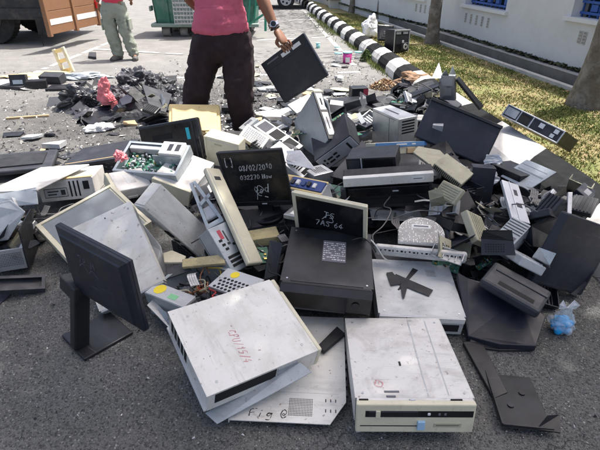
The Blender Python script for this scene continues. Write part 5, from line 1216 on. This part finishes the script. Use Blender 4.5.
b.prism([(W/2-.06,-D/2,.006),(W/2+.02,-D/2-.005,.006),(W/2+.03,-D/2+.05,.035),(W/2-.0,-D/2+.07,.006)],(0,0,.005),'black'); b.done('shell',t)
for x,y in ((-.03,-.03),(.03,.04)): b=B(); b.cyl((x,y,.008),.012,.006,'black',seg=14); b.done('boss',t)
case('AR','drive_cage','black and silver drive cage of four bays standing on the kerb by the grass','drive cage','black',bev=.002,dets=[('+rail','front',0,1,0,.08,.004,'steel'),('+rail','front',0,1,.92,1,.004,'steel')]+[('+divider','front',u,u+.02,.08,.92,.004,'steel') for u in (0,.26,.48,.98)]+[('plate','front',.03,.24,.2,.85,.002,'blue_grey'),('hole','front',.3,.45,.2,.8,.0015,'dark_slot'),('+round_mark','front',.62,.70,.45,.8,.003,'zinc'),('+round_mark','front',.84,.90,.18,.45,.003,'zinc'),('+round_mark','front',.86,.93,.55,.85,.003,'zinc')])
# on the grass
rear_monitor('g1','monitor','square black monitor standing in the grass left of the grey tower with a fan','black','black_matte')
t,s=case('g2','computer_tower','dark tower standing open in the grass with a fan fallen at its foot',K,'black',dets=[('frame','front',.0,.06,0,1,.004,'zinc'),('frame','front',.94,1,0,1,.004,'zinc'),('frame','front',.06,.94,.93,1,.004,'zinc'),('plate','front',.12,.42,.80,.9,.003,'zinc'),('plate','front',.55,.86,.80,.9,.003,'zinc'),('board','front',.12,.88,.36,.74,.002,'charcoal'),('spot','front',.52,.64,.42,.52,.004,'label_white')])
b=B(); b.box(-.05,.07,-s[1]/2-.09,-s[1]/2-.05,.03,.15,'black_matte',.006,2); b.cyl((.01,-s[1]/2-.095,.09),.045,.01,'pale_grey',axis=(0,1,0),seg=20); b.cyl((.01,-s[1]/2-.10,.09),.018,.01,'chip',axis=(0,1,0),seg=16); b.done('fan',t)
creased('sack','tall lumpy white sack standing in the grass beside the kerb','sack',at(370,36,.12),.17,(1.0,1.0,1.5),6,.35,'white_bag',3)
# held panel
c,q,sz=POSE['hand']
t,s=case('hand','flat_monitor','black flat panel with two white stickers held up by the man in pink','monitor','navy_black',bev=.008,dets=[('+sticker','top',.08,.16,.44,.62,.001,'label_white'),('+sticker','top',.08,.16,.68,.86,.001,'label_white'),('logo_text','top',.07,.10,.12,.38,.001,'label_grey'),('+back_pad','top',.22,.96,.04,.96,.004,'navy_black'),('rim','left',0,1,.15,.3,.001,'steel')])
#--- loose scrap, bags and litter
creased('plastic_bag','limp pink red plastic bag draped over the dark plastic sheets','plastic bag',at(107,104,.12),.105,(.8,.55,1.8),13,.34,'pink_plastic',7,rot=.3)
creased('plastic_bag','small torn tail of pink red plastic below the larger pink bag','plastic bag',at(116,110,.05),.05,(.8,.8,1.9),14,.3,'pink_plastic',17)
for i,(x,y,r,sc,lab) in enumerate([(84,104,.17,(1.5,1.1,.8),'squat folded black bag at the far left of the dark pile'),(136,92,.19,(1.3,1.1,1.1),'tall folded black bag at the top of the dark pile'),(158,98,.18,(1.3,1.1,1.0),'folded black bag right of the tallest one in the dark pile'),(172,104,.15,(1.2,1.1,.9),'folded black bag touching the man\'s left trouser leg'),(122,104,.16,(1.3,1,.9),'folded black bag directly right of the pink one')]):
    creased('rubbish_bag',lab,'rubbish bag',at(x,y,.05),r,sc,7,.6,['black_bag','grey_bag','plastic_sheet'][i%3],50+i,rot=i,group='dark bags left of the man')
for i,(x,y,rx,ry,rz,m,rot,lab) in enumerate([
 (84,108,.34,.22,.14,'plastic_sheet',.2,'creased black plastic sheet at the left end of the dark sheet pile'),
 (140,98,.40,.30,.26,'plastic_sheet',.6,'highest creased black plastic sheet in the middle of the dark sheet pile'),
 (163,104,.30,.26,.24,'grey_bag',-.4,'creased charcoal sheet at the right end of the dark pile, by the man'),
 (126,106,.22,.2,.22,'grey_bag',.9,'grey folded sheet just right of the pink bag'),
 (172,94,.26,.22,.18,'plastic_sheet',1.4,'creased black sheet touching the left leg of the man in pink'),
 (148,84,.34,.2,.18,'plastic_sheet',2.2,'rearmost creased black sheet of the dark pile'),
 (140,119,.40,.17,.10,'plastic_sheet',-.3,'low creased black sheet at the front of the dark pile'),
 (98,114,.3,.14,.08,'grey_bag',.1,'flattened grey sheet below the pink bag')]):
    sheet('plastic_sheet',lab,'plastic sheet',at(x,y,0),rx,ry,rz*.85,m,20+i,rot=rot,group='dark sheets piled left of the man')
q9=random.Random(31)
for i in range(52):
    x,y=q9.uniform(78,186),q9.uniform(80,122); z=max(.03,.30-abs(x-145)/280-abs(y-100)/110)*q9.uniform(.7,1.1); p=at(x,y,z); n=q9.choice((4,4,5)); a=q9.uniform(.06,.17); r0=q9.uniform(0,6)
    b=B(); b.prism([(a*q9.uniform(.5,1)*math.cos(r0+6.283*j/n),a*q9.uniform(.4,1)*math.sin(r0+6.283*j/n),0) for j in range(n)],(0,0,.006),q9.choice(['black','charcoal','purple_grey','black_matte','plastic_sheet']))
    o=b.done('plastic_scrap'); o.location=p; o.rotation_euler=(q9.uniform(-.8,.8),q9.uniform(-.8,.8),0); tag(o,'flat broken piece of black casing lying on the dark sheet pile','scrap','broken black casing pieces on the dark sheets')
plate('plastic_sheet','grey creased sheet sloping down the right side of the bag pile','plastic sheet',[(150,108),(166,112),(172,94),(142,84)],[.2,.15,.2,.32],.01,'plastic_sheet')
creased('plastic_bag','crumpled white plastic bag lying flat on the dusty asphalt, left','plastic bag',at(100,130,.01),.075,(2.1,.9,.6),16,.5,'white_bag',5,rot=.35)
creased('plastic_bag','small pink wad of plastic beside the circuit board tray','plastic bag',at(121,160,.33),.04,(1,1,1.1),30,.5,'pink_plastic',6)
def leaf_heap(name,label,cat,c,rx,ry,rz,n,mats,seed):
    q=random.Random(seed); b=B()
    for i in range(n):
        a=q.uniform(0,6.28); r=q.random()**.6; x,y=rx*r*math.cos(a),ry*r*math.sin(a); z=rz*(1-r*r)*q.uniform(.6,1)+.004
        u=Vector((q.gauss(0,1),q.gauss(0,1),q.gauss(0,.5))).normalized(); w_=u.cross(Vector((q.gauss(0,1),q.gauss(0,1),q.gauss(0,1)))).normalized(); l=q.uniform(.015,.035); p=Vector((x,y,z))
        b.quad([p-u*l,p+w_*l*.5,p+u*l,p-w_*l*.5],q.choice(mats))
    o=b.done(name); o.location=c; tag(o,label,cat); return o
leaf_heap('leaf_litter','heap of dry orange brown leaves against the kerb','leaves',at(385,88,.0),.20,.17,.11,420,['brown_leaf','tan','brown_leaf','cardboard'],8)
crumpled('rag','rust brown rag lying at the foot of the kerb','rag',at(414,82,.12),(.18,.10,.08),'brown_leaf',9,lump=.7)
sheet('plastic_film','crumpled silver film tucked between the big black monitor back and the kerb','plastic film',at(493,170,.28),.06,.10,.10,'silver_plastic',4,rot=.6,tilt=(.7,0))
crumpled('plastic_film','shiny silver scrap under the silver film','plastic film',at(484,182,.28),(.07,.05,.05),'silver_plastic',14,rot=.2,lump=.6)
# bag with blue liquid
t=thing('plastic_bag','small crumpled clear plastic bag holding bright blue liquid, lower right','plastic bag',Matrix.Translation(at(559,331,.0)))
def lumpy(r,m,sc,f,amp,seed,neck=True):
    b=B(); vs=b.ball((0,0,0),r,m,sc,5)
    for v in vs:
        d=noise.voronoi(v.co*f+Vector((seed,0,0)))[0]; v.co*=1+amp*(d[1]-d[0])-amp*.3
        v.co.z+=r*sc[2]*.85
        if neck and v.co.z>r*1.35: k=min(1,(v.co.z-r*1.35)/(r*.5)); v.co.x*=1-.72*k; v.co.y*=1-.72*k; v.co.z+=.045*k; v.co.x+=.02*k
        v.co.z=max(v.co.z,.002)
    for f_ in b.bm.faces: f_.smooth=False
    return b
lumpy(.058,'clear_plastic',(.95,.8,1.0),26,.5,3).done('bag',t)
lumpy(.050,'blue_liquid',(.92,.75,.95),24,.5,5,False).done('liquid',t)
for i,(dx,dz,r_) in enumerate(((.03,.15,.03),(-.02,.15,.025))):
    b=B(); P=[(0,0,.135),(dx,.01,dz+.02),(dx*1.8,.0,dz),(dx*1.4,.01,dz-.03)]; b.prism([P[0],P[1],P[2],P[3]],(0,.004,0),'white_bag'); b.done('handle',t)
# tubs on the road
for x,y,m,r,h,lab in ((338,62,'clear_plastic',.06,.13,'clear plastic tub with aqua lid standing left of the magenta tub'),(347,63,'magenta_plastic',.075,.16,'magenta tub with aqua lid and white label standing on the road by the kerb'),(358,58,'clear_plastic',.06,.09,'clear tub with pale lid right of the magenta tub'),(318,48,'aqua_plastic',.04,.08,'small aqua tub just right of the black panel the man holds'),(337,50,'clear_plastic',.05,.05,'low clear tub on the road behind the magenta tub')):
    t=thing('plastic_tub',lab,'tub',Matrix.Translation(at(x,y,0))); b=B(); b.cyl((0,0,h/2),r*.9,h,m,seg=24,r2=r); b.done('body',t); b=B(); b.cyl((0,0,h+.008),r*1.06,.016,'aqua_plastic',seg=24); b.done('lid',t)
    if m=='magenta_plastic': b=B(); b.box(-.035,.035,-r-.004,-r*.8,.02,.10,'label_white'); b.done('label',t)
t=thing('plastic_bottle','clear plastic bottle lying on its side right of the tubs','bottle',Matrix.Translation(at(372,56,.035))@Matrix.Rotation(.4,4,'Z')); b=B(); b.cyl((0,0,0),.035,.2,'clear_plastic',axis=(1,0,0),seg=18); b.cyl((.12,0,0),.035,.05,'clear_plastic',axis=(1,0,0),seg=18,r2=.013); b.done('body',t); b=B(); b.cyl((.153,0,0),.015,.02,'aqua_plastic',axis=(1,0,0),seg=14); b.done('cap',t)
leaf_heap('weed_tuft','small green weed growing at the kerb foot beside the tubs','weed',at(366,61,.0),.10,.10,.18,260,['leaf_b','leaf_a'],41)
# left back scraps
L_='broken black electronics scattered at far left'
def smallbox(name,lab,cat,x,y,sx,sy,sz,m,rz,rx=0,z=0,dets=(),group=None):
    p=at(x,y,z); return case(None,name,lab,cat,m,dets,mtx=lm(p.x,p.y,p.z+sz/2+.002,rz,rx),size=(sx,sy,sz),bev=.004,group=group)
smallbox('radio_unit','small black box standing on end among the far left scraps','electronic unit',21,88,.20,.10,.17,'black',10,-12,dets=[('+slot','front',.2,.8,.3,.6,.003,'steel')])
smallbox('radio_unit','flat black tray left of the standing black box, far left','electronic unit',15,88,.34,.18,.04,'charcoal',-15)
smallbox('radio_unit','low black box with grey top right of the standing black box, far left','electronic unit',38,88,.24,.15,.10,'black',20,dets=[('+slot','top',.2,.8,.3,.6,.003,'charcoal')])
smallbox('laptop','thin black laptop lying closed on the dusty ground, far left','laptop',64,89,.38,.24,.03,'black',5,0)
smallbox('radio_unit','black box leaning behind the closed laptop, far left','electronic unit',54,83,.30,.16,.12,'charcoal',-8,12)
smallbox('case_panel','small charcoal square panel resting on the ground left of the dark bags','panel',62,104,.30,.22,.03,'charcoal',12,18)
smallbox('case_panel','thin black bar on the ground below the charcoal square panel','panel',67,111,.18,.06,.03,'black',-5)
smallbox('stick','thin dark stick lying on the dusty asphalt at far left','stick',28,118,.42,.025,.02,'tan',15)
p=at(66,72,0)
t=thing('wooden_rack','pale yellow open frame standing upright in the sun near the lorry shadow','frame',Matrix.Translation(at(69,73,0))@Matrix.Rotation(R(-10),4,'Z')@Matrix.Rotation(R(-14),4,'Y'))
b=B()
for x in (-.10,.06): b.box(x,x+.045,-.02,.02,0,.36,'cream',.004)
for z in (.02,.16,.30): b.box(-.055,.06,-.018,.018,z,z+.05,'yellow_beige',.003)
b.done('frame',t)
crumpled('cardboard_or_shadow_sheet','flat yellowish torn cardboard beside the far left scraps','cardboard',at(42,76,.0),(.42,.14,.035),'yellow_beige',31,rot=.2,lump=.4)
crumpled('paper_sheet','wide white torn sheet lying left of the scraps at far left','paper',at(16,82,.0),(.5,.12,.025),'paper',32,rot=.6,lump=.4)
crumpled('glass_pieces','pale green heap of broken glass beside the yellow frame','glass pieces',at(80,78,.0),(.30,.12,.05),'blue_grey',33,lump=.7)
plate('cardboard_or_shadow_sheet','dark square of cardboard on the road right of the yellow frame','cardboard',[(88,56),(96,57),(96,52),(89,52)],[.04]*4,.03,'charcoal')  # dark plate standing in for the shadow of the person by the lorry
# dark sheets and boxes in the far middle
smallbox('wooden_board','black triangular board lying flat between the held panel and the silver tower','board',352,103,.5,.3,.05,'black',25,-8,.15)
smallbox('carton','dark small carton behind the black board with a red corner','carton',358,98,.18,.14,.12,'black',10,0,.15,dets=[('red_corner','front',.7,1,.2,.9,.002,'red_label')])
plate('case_panel','black slanted panel rising between the leaf heap and the tower','panel',[(336,103),(360,112),(392,104),(395,93),(368,98)],[.3,.3,.3,.34,.34],.02,'black')
plate('side_panel','pale grey sheet sloping in front of the black board','side panel',[(333,120),(345,132),(372,128),(370,112),(336,108)],[.22,.22,.24,.28,.26],.01,'pale_grey')
plate('side_panel','white torn plastic front behind the tilted port plate','side panel',[(333,137),(350,134),(352,116),(340,115)],[.3,.3,.36,.36],.015,'white_dusty')
smallbox('fan','dark cooling fan lying on the pale sheet near the silver tower','fan',358,128,.12,.12,.04,'charcoal',30,20,.25,dets=[('hub','top',.35,.65,.35,.65,.004,'silver_plastic')])
smallbox('optical_drive','silver disc drive right of the silver tower, uppermost of the pair','disc drive',424,107,.2,.17,.04,'zinc',-20,10,.34,dets=[('tray_line','front',.05,.8,.3,.4,.001,'dark_slot')])
smallbox('optical_drive','silver disc drive right of the silver tower, lower of the pair','disc drive',420,116,.2,.17,.04,'steel',-5,15,.28,dets=[('tray_line','front',.05,.8,.3,.4,.001,'dark_slot')])
smallbox('drive_cage','white framed drive cage at the right of the silver tower','drive cage',424,134,.17,.14,.14,'white_paint',-8,0,.22,dets=[('+bay','front',.1,.9,.1,.45,.001,'dark_slot'),('+bay','front',.1,.9,.55,.9,.001,'dark_slot')])
smallbox('speaker','white torn cone shaped speaker left of the big black monitor back','speaker',436,140,.07,.05,.12,'silver_plastic',-20,10,.38)
smallbox('motherboard','dark green circuit board under the left end of the printer','circuit board',322,196,.24,.2,.012,'pcb',-25,20,.22)
smallbox('power_supply','dusty steel power supply wedged right of the chalked monitor foot','power supply',318,182,.15,.14,.085,'zinc',30,0,.2,dets=[('vent','top',.2,.8,.2,.8,.001,'dark_slot',6,6)])
smallbox('monitor','dark monitor half buried under the printer, screen down','monitor',392,216,.42,.25,.04,'charcoal',5,5,.1)
smallbox('side_panel','thin pale sheet edge showing just below the printer','side panel',396,216,.30,.16,.006,'zinc',-3,-6,.17)
smallbox('case_panel','plain navy black block standing right of the olive plastic','panel',474,216,.13,.10,.32,'navy_black',-12,-10,.12)
smallbox('mouse','white computer mouse lying right of the half round base','mouse',464,232,.11,.06,.035,'white_paint',-30,0,.16)
smallbox('computer_tower','black tower buried upright beside the silver bracket',K,506,214,.16,.3,.32,'black',15,-6,.03)
smallbox('computer_tower','black tower lying behind the ribbed rail',K,545,232,.40,.25,.18,'black',25,0,.02)
smallbox('computer_tower','dark case lying beneath the blue grey power supply',K,515,262,.42,.25,.12,'black_matte',-30,0,.01)
smallbox('computer_tower','white case peeping out beyond the silver post at the right edge',K,590,186,.001+.18,.2,.14,'white_paint',-20,0,.12) if False else None
smallbox('case_panel','dark block below the big black monitor back',"panel",452,196,.22,.2,.24,'black',20,0,.05)
smallbox('adapter','black adapter brick on the brown debris beside the keyboard','adapter',472,268,.11,.06,.04,'black',30,0,.03)
# big black shells massed at the right
plate('case_panel','broad black panel standing just left of the plain black monitor at the right edge','panel',[(506,262),(536,290),(563,240),(566,214),(532,224)],[.10,.05,.22,.38,.38],.02,'navy_black')
plate('case_panel','black panel dropping from the olive block down to the half round grille','panel',[(441,212),(452,250),(478,262),(486,225),(468,190)],[.28,.16,.10,.22,.36],.015,'black')
plate('case_panel','narrow charcoal panel leaning beside the blue grey power supply','panel',[(476,258),(488,268),(512,252),(486,214)],[.14,.10,.18,.3],.012,'charcoal')
plate('case_panel','black panel wedged under the ribbed rail','panel',[(520,236),(545,250),(572,214),(548,206)],[.20,.18,.33,.34],.012,'black')
plate('case_panel','dark casing corner between the olive arm and the big black monitor back','panel',[(428,148),(446,178),(470,176),(446,140)],[.36,.34,.34,.4],.015,'black')
plate('case_panel','long dark panel under the tilted port plate tower','panel',[(330,176),(346,180),(372,150),(362,140)],[.26,.26,.36,.38],.012,'charcoal')
plate('case_panel','upper dark curved casing between the leaf heap and the silver drives','panel',[(394,104),(416,108),(440,90),(432,80),(404,88)],[.34,.36,.42,.44,.40],.02,'black')
plate('case_panel','lower dark casing piece left of the silver disc drives','panel',[(398,116),(412,120),(430,104),(412,100)],[.30,.30,.38,.38],.02,'black_matte')
plate('case_panel','black casing slab pushed up against the kerb behind the drives','panel',[(430,112),(446,118),(462,104),(446,92)],[.36,.36,.36,.42],.02,'navy_black')
plate('case_panel','dark slab at the foot of the chalked monitor','panel',[(232,232),(262,238),(286,222),(280,206),(240,210)],[.10,.10,.14,.2,.18],.02,'black')
plate('case_panel','dark slab filling the corner left of the black desktop','panel',[(256,276),(276,284),(286,246),(262,240)],[.05,.05,.14,.14],.02,'black_matte')
plate('case_panel','dark slab under the off white leaning panel','panel',[(205,222),(222,214),(206,184),(192,190)],[.12,.14,.24,.22],.02,'charcoal')
# hidden supports: more cases deeper in the heap
rnd=random.Random(77)
SUP=[(-.55,3.3,.4,.3,.14,'charcoal',20),(-.1,3.1,.42,.35,.16,'zinc',-15),(.35,3.4,.42,.35,.16,'black',10),(.75,3.2,.4,.35,.2,'charcoal',-20),(1.1,3.2,.42,.35,.2,'black',15),(.3,2.75,.42,.38,.14,'black',5),(.75,2.7,.42,.38,.12,'charcoal',-8),(1.1,2.6,.4,.35,.2,'black',30),(0,2.6,.42,.35,.12,'charcoal',12),(-.35,2.75,.4,.3,.14,'black',-20),
 (-.75,3.0,.42,.35,.12,'pale_grey',25),(-.5,2.35,.38,.3,.10,'charcoal',-25),(.13,1.95,.36,.36,.10,'charcoal',-5),(.6,2.05,.4,.3,.12,'charcoal',5),(.95,2.2,.35,.3,.15,'black',20),(-.15,2.15,.3,.2,.10,'black',35),(1.35,2.5,.35,.3,.22,'black',10),(-1.0,2.95,.34,.3,.2,'charcoal',8),(-1.0,3.45,.4,.3,.14,'black',-10),(-.85,3.75,.4,.12,.17,'charcoal',5),(.1,3.7,.3,.3,.15,'charcoal',30),(.0,3.35,.3,.3,.2,'black',10),(1.28,3.95,.2,.2,.34,'charcoal',5),(1.2,2.1,.3,.25,.18,'black',-10),(-.2,1.52,.3,.25,.055,'charcoal',20)]
for i,(x,y,a,c,h,m,rz) in enumerate(SUP):
    case(None,'computer_tower','old computer case buried deep in the heap under other cases',K,m,[('vent','front',.1,.5,.2,.8,.001,'dark_slot',8,4),('+drive_cover','front',.55,.95,.5,.85,.004,'charcoal')],mtx=lm(x,y,h/2+.003,rz,rnd.uniform(-3,3)),size=(a,c,h),group='cases buried in the heap')
# tangled cables over the dark parts of the heap
def wander(c,r,z,n,seed,spread=.12):
    q=random.Random(seed); p=Vector(c); out=[p.copy()]; a=q.uniform(0,6.28)
    for i in range(n):
        a+=q.uniform(-1.3,1.3); p=p+Vector((math.cos(a)*spread,math.sin(a)*spread,q.uniform(-.04,.04))); p.z=max(p.z,r); out.append(p.copy())
    return out
CS=[(420,98,.4),(412,108,.38),(430,92,.45),(404,102,.35),(425,85,.4),(396,112,.3),(300,205,.25),(306,198,.28),(318,192,.3),(330,205,.25),(440,205,.25),(450,215,.22),(455,232,.18),(462,225,.2),(446,200,.3),(436,215,.22),(380,218,.2),(470,245,.12),(525,205,.32),(532,200,.32),(285,232,.15),(262,250,.12),(278,262,.1),(25,232,.1),(15,238,.1),(32,218,.15),(40,212,.12),(476,262,.05),(300,218,.2),(372,240,.2),(545,250,.1),(370,112,.3),(350,120,.3)]
for i,(x,y,z) in enumerate(CS):
    for j in range(2):
        m=rnd.choice(['cable_black','cable_black','cable_grey','cable_black','cable_grey','cable_red' if x<60 else 'cable_grey'])
        cable(wander(at(x+rnd.uniform(-6,6),y+rnd.uniform(-4,4),z),.004,z,6,i*7+j,.07),.0033,m,{'cable_black':'thin black cable','cable_grey':'thin grey cable','cable_white':'thin white cable','cable_red':'thin red wire'}[m]+' looping loosely among the broken computers','loose %s in the heap'%m.replace('_',' '))
cable([at(371,240,.28),at(376,246,.27),at(384,258,.2),at(392,262,.175)],.004,'cable_white','thin white cable stub lying on the pale desktop by the tape',None)
cable([at(352,240,.3),at(362,238,.3),at(370,243,.3),at(376,252,.26)],.003,'cable_black','thin black wire curling behind the black desktop',None)
for i,(x,y,z) in enumerate([(25,222,.14),(18,232,.12),(200,272,.13),(185,285,.12),(310,208,.26),(425,120,.34),(408,96,.4),(452,205,.3),(446,226,.22),(460,250,.12),(528,214,.33),(534,204,.35),(276,236,.16),(435,90,.42),(298,150,.34),(350,128,.32),(395,216,.22),(470,268,.06)]):
    ribbon_cable(at(x,y,z),i+3,'flat grey ribbon cable curling among the broken computers','ribbon cables in the heap')
# broken casings jammed between the larger things
q=random.Random(404)
def casing(x,y,z,kind,m,a,c,h,lab,grp):
    p=at(x,y,z); mt=lm(p.x,p.y,p.z,q.uniform(0,360),q.uniform(-55,55),q.uniform(-40,40)); b=B()
    if kind==0:   # open shell with rim
        b.box(-a,a,-c,c,0,.004,m); 
        for x_ in (-a,a-.004): b.box(x_,x_+.004,-c,c,.004,h,m)
        b.box(-a+.004,a-.004,-c,-c+.004,.004,h,m)
        for k in range(4): b.box(-a*.6+k*a*.4,-a*.6+k*a*.4+.004,-c+.004,c*.8,.004,.014,m)
    elif kind==1: # ribbed block
        b.box(-a,a,-c,c,0,h,m,.006,2)
        for k in range(6): b.box(-a*.85,a*.85,-c*.8+k*c*.28,-c*.8+k*c*.28+c*.12,h,h+.004,m)
    elif kind==2: # bent sheet
        b.prism([(-a,-c,0),(a,-c,0),(a*.9,c*.2,.0),(-a,c*.4,0)],(0,0,.003),m); b.prism([(-a,c*.4,0),(a*.9,c*.2,0),(a*.8,c,h),(-a*.9,c,h*1.3)],(0,.003,.003),m)
        vents(b,(2*a,2*c,.003),'top',.1,.7,.1,.5,8,4,'dark_slot',.6,.6)
    else:         # small box with sockets
        b.box(-a,a,-c,c,0,h,m,.003); fbox(b,(2*a,2*c,h),'front',.1,.4,.2,.8,.003,'dark_slot'); fbox(b,(2*a,2*c,h),'front',.5,.9,.3,.7,.003,'silver_plastic'); fbox(b,(2*a,2*c,h),'top',.2,.7,.2,.6,.001,'label_grey')
    o=b.done('broken_casing'); o.matrix_world=mt; tag(o,lab,'casing',grp)
for (x0,x1,y0,y1,z,n) in [(436,475,180,262,.22,18),(480,560,195,268,.24,20),(395,440,84,116,.38,12),(440,500,150,190,.30,8),(335,372,108,135,.28,7),(296,338,195,212,.24,6),(345,398,210,236,.14,6),(460,500,255,285,.06,6),(255,286,232,275,.08,6),(262,300,120,150,.28,5),(0,45,205,245,.1,7),(530,585,270,300,.05,4),(196,232,185,222,.2,4),(545,585,185,215,.26,5),(440,500,186,250,.30,14),(500,560,200,262,.30,12),(395,440,90,110,.42,8),(300,335,195,210,.30,5),(425,470,160,200,.34,8),(230,300,118,150,.30,8),(345,395,98,125,.32,6),(120,210,80,112,.2,10)]:
    for i in range(n):
        m,w_=q.choice([('black','black')]*3+[('navy_black','black')]*2+[('charcoal','charcoal'),('zinc','dull grey'),('olive_beige','olive beige'),('pale_grey','pale grey')])
        k_=q.choice((0,0,1,2,2,3)); nm_=['open shell','ribbed block','bent sheet','small box'][k_]
        casing(q.uniform(x0,x1),q.uniform(y0,y1),max(.03,z+q.uniform(-.09,.03)),k_,m,q.uniform(.04,.10),q.uniform(.03,.08),q.uniform(.02,.05),'broken %s %s jammed between larger casings in the heap'%(w_,nm_),'%s %s pieces in the heap'%(w_,nm_))
# small boards, cards, chips and drives
def scrap(i,x,y,z,kind,q):
    p=at(x,y,z); mt=lm(p.x,p.y,p.z,q.uniform(0,360),q.uniform(-30,30),q.uniform(-25,25))
    b=B()
    if kind==0:
        a,c=q.uniform(.03,.08),q.uniform(.03,.06); b.box(-a,a,-c,c,0,.003,'pcb'); 
        for k in range(26): u,v=q.uniform(-a,a)*.9,q.uniform(-c,c)*.9; e_=q.uniform(.002,.008); b.box(u-e_,u+e_,v-e_*.7,v+e_*.7,.003,.003+q.uniform(.002,.010),q.choice(['chip','silver_plastic','gold']))
        nm,lab,cat='circuit_card','small green circuit card lying loose in the heap','circuit card'
    elif kind==1:
        b.box(-.07,.07,-.05,.05,0,.026,'steel',.003); b.box(-.05,.05,-.04,.02,.026,.027,'label_white'); nm,lab,cat='hard_drive','small steel hard drive lying loose in the heap','hard drive'
    elif kind==2:
        a=q.uniform(.03,.09); P=[(q.uniform(.6,1)*a*math.cos(k),q.uniform(.4,1)*a*math.sin(k),0) for k in (0,1.1,2.3,3.3,4.4,5.4)]; b.prism(P,(0,0,.004),q.choice(['charcoal','charcoal','black','black_matte','pale_grey','olive_beige','blue_grey','black'])); nm,lab,cat='plastic_shard','broken flat plastic shard lying loose in the heap','plastic shard'
    else:
        b.box(-.045,.045,-.045,.045,0,.025,'black_matte',.004); b.cyl((0,0,.026),.038,.003,'dark_slot',seg=20); b.cyl((0,0,.028),.015,.006,'chip',seg=14)
        for k in range(7): aa=k*.9; b.box(.012,.036,-.006,.006,.027,.030,'charcoal',M=Matrix.Rotation(aa,4,'Z'))
        nm,lab,cat='fan','small black cooling fan lying loose in the heap','fan'
    o=b.done(nm); o.matrix_world=mt; tag(o,lab,cat,'loose %ss in the heap'%cat)
ZONES=[(295,340,190,215,.26,9),(446,480,190,262,.18,26),(395,440,84,118,.38,24),(500,560,190,250,.28,16),(10,45,212,245,.1,10),(255,285,232,275,.12,8),(460,500,255,280,.05,8),(330,372,108,135,.3,10),(275,300,125,150,.3,6),(205,230,185,225,.2,6),(470,500,225,262,.15,10),(150,185,205,215,.25,2),(545,560,215,290,.1,8),(240,262,145,152,.25,3)]
k=0
for (x0,x1,y0,y1,z,n) in ZONES:
    for i in range(n):
        scrap(k,rnd.uniform(x0,x1),rnd.uniform(y0,y1),z+rnd.uniform(-.07,.02),rnd.choice((0,1,2,2,2,2,2,3)),rnd); k+=1
# litter on the ground behind the heap
def litter():
    q=random.Random(5); mats=['paper','white_paint','pale_grey','pale_grey','black_matte','charcoal','charcoal','charcoal','black','blue_grey','olive_beige','black_matte','tan']
    for i in range(185):
        if i<150: x,y=q.uniform(196,345),q.uniform(62,132)
        else: x,y=q.uniform(10,200),q.uniform(76,160)
        if 178<x<262 and y>85 and q.random()<.6: continue
        p=at(x,y,0); a=q.uniform(.03,.14)*(1 if q.random()<.7 else 1.6); n=q.choice((4,5,6)); r0=q.uniform(0,6)
        P=[Vector((a*q.uniform(.55,1)*math.cos(r0+6.283*j/n),a*q.uniform(.35,.9)*math.sin(r0+6.283*j/n),q.uniform(0,.02))) for j in range(n)]
        m=q.choice(mats); b=B(); b.prism(P,(0,0,q.choice((.003,.004,.02,.04))),m); 
        nm={'paper':'paper_sheet','white_paint':'metal_scrap'}.get(m,'plastic_scrap')
        w_={'paper':'torn white paper scrap','white_paint':'broken white metal scrap','pale_grey':'broken pale grey scrap','charcoal':'broken charcoal scrap','black':'broken black scrap','blue_grey':'broken blue grey scrap','olive_beige':'broken dull beige scrap','black_matte':'broken matt black scrap','tan':'broken tan scrap'}[m]
        o=b.done(nm); o.location=p+Vector((0,0,.003)); o.rotation_euler=(q.uniform(-.12,.12),q.uniform(-.12,.12),0)
        tag(o,w_+' lying on the dusty ground behind the heap','scrap',w_+'s on the ground')
    v=[];f=[];mi=[]
    for i in range(9000):
        u=q.random()
        if u<.45: x,y=q.gauss(265,50),q.uniform(60,135)
        elif u<.75: x,y=q.uniform(0,210),q.uniform(72,175)
        elif u<.9: x,y=q.uniform(330,420),q.uniform(50,110)
        else: x,y=q.uniform(0,600),q.uniform(270,440)
        p=at(x,y,0); 
        if p.x>kb(p.y)-.5: continue
        a=abs(q.gauss(0,.012))+.004
        if u>=.9: a*=.35
        n=4; j=len(v)
        v.extend([(p.x+a*q.uniform(-1,1),p.y+a*q.uniform(-1,1),.002+q.uniform(0,a*.5)) for _ in range(3)]+[(p.x,p.y,.004+a*q.uniform(.3,.9))])
        for tri in ((0,1,3),(1,2,3),(2,0,3)): f.append(tuple(j+w_ for w_ in tri)); 
        mi+= [q.choice((0,0,1,1,2,3,4,4))]*3
    me=bpy.data.meshes.new('debris'); me.from_pydata(v,[],f); me.polygons.foreach_set('material_index',mi)
    for m in ('charcoal','concrete','paper','pale_grey','black_matte'): me.materials.append(M_[m])
    o=bpy.data.objects.new('debris_crumbs',me); COL.objects.link(o); tag(o,'countless small chips and crumbs of plastic strewn over the asphalt','debris',kind='stuff')
litter()
# brown leaf litter over the verge
b=B(); q=random.Random(9)
for i in range(420):
    y=2.2+9*q.random()**1.3; x=kb(y)+.03+q.random()*(interp(LIP,y)-kb(y)-.1); a=q.uniform(0,6.28); l=q.uniform(.01,.028); z=.10+q.uniform(0,.02); c_,s_=math.cos(a),math.sin(a)
    b.quad([(x-c_*l,y-s_*l,z),(x+s_*l*.45,y-c_*l*.45,z+.006),(x+c_*l,y+s_*l,z+.004),(x-s_*l*.45,y+c_*l*.45,z+.002)],q.choice(['brown_leaf','tan','brown_leaf']))
tag(b.done('fallen_leaves'),'small dry brown leaves scattered through the verge grass','leaves',kind='stuff')
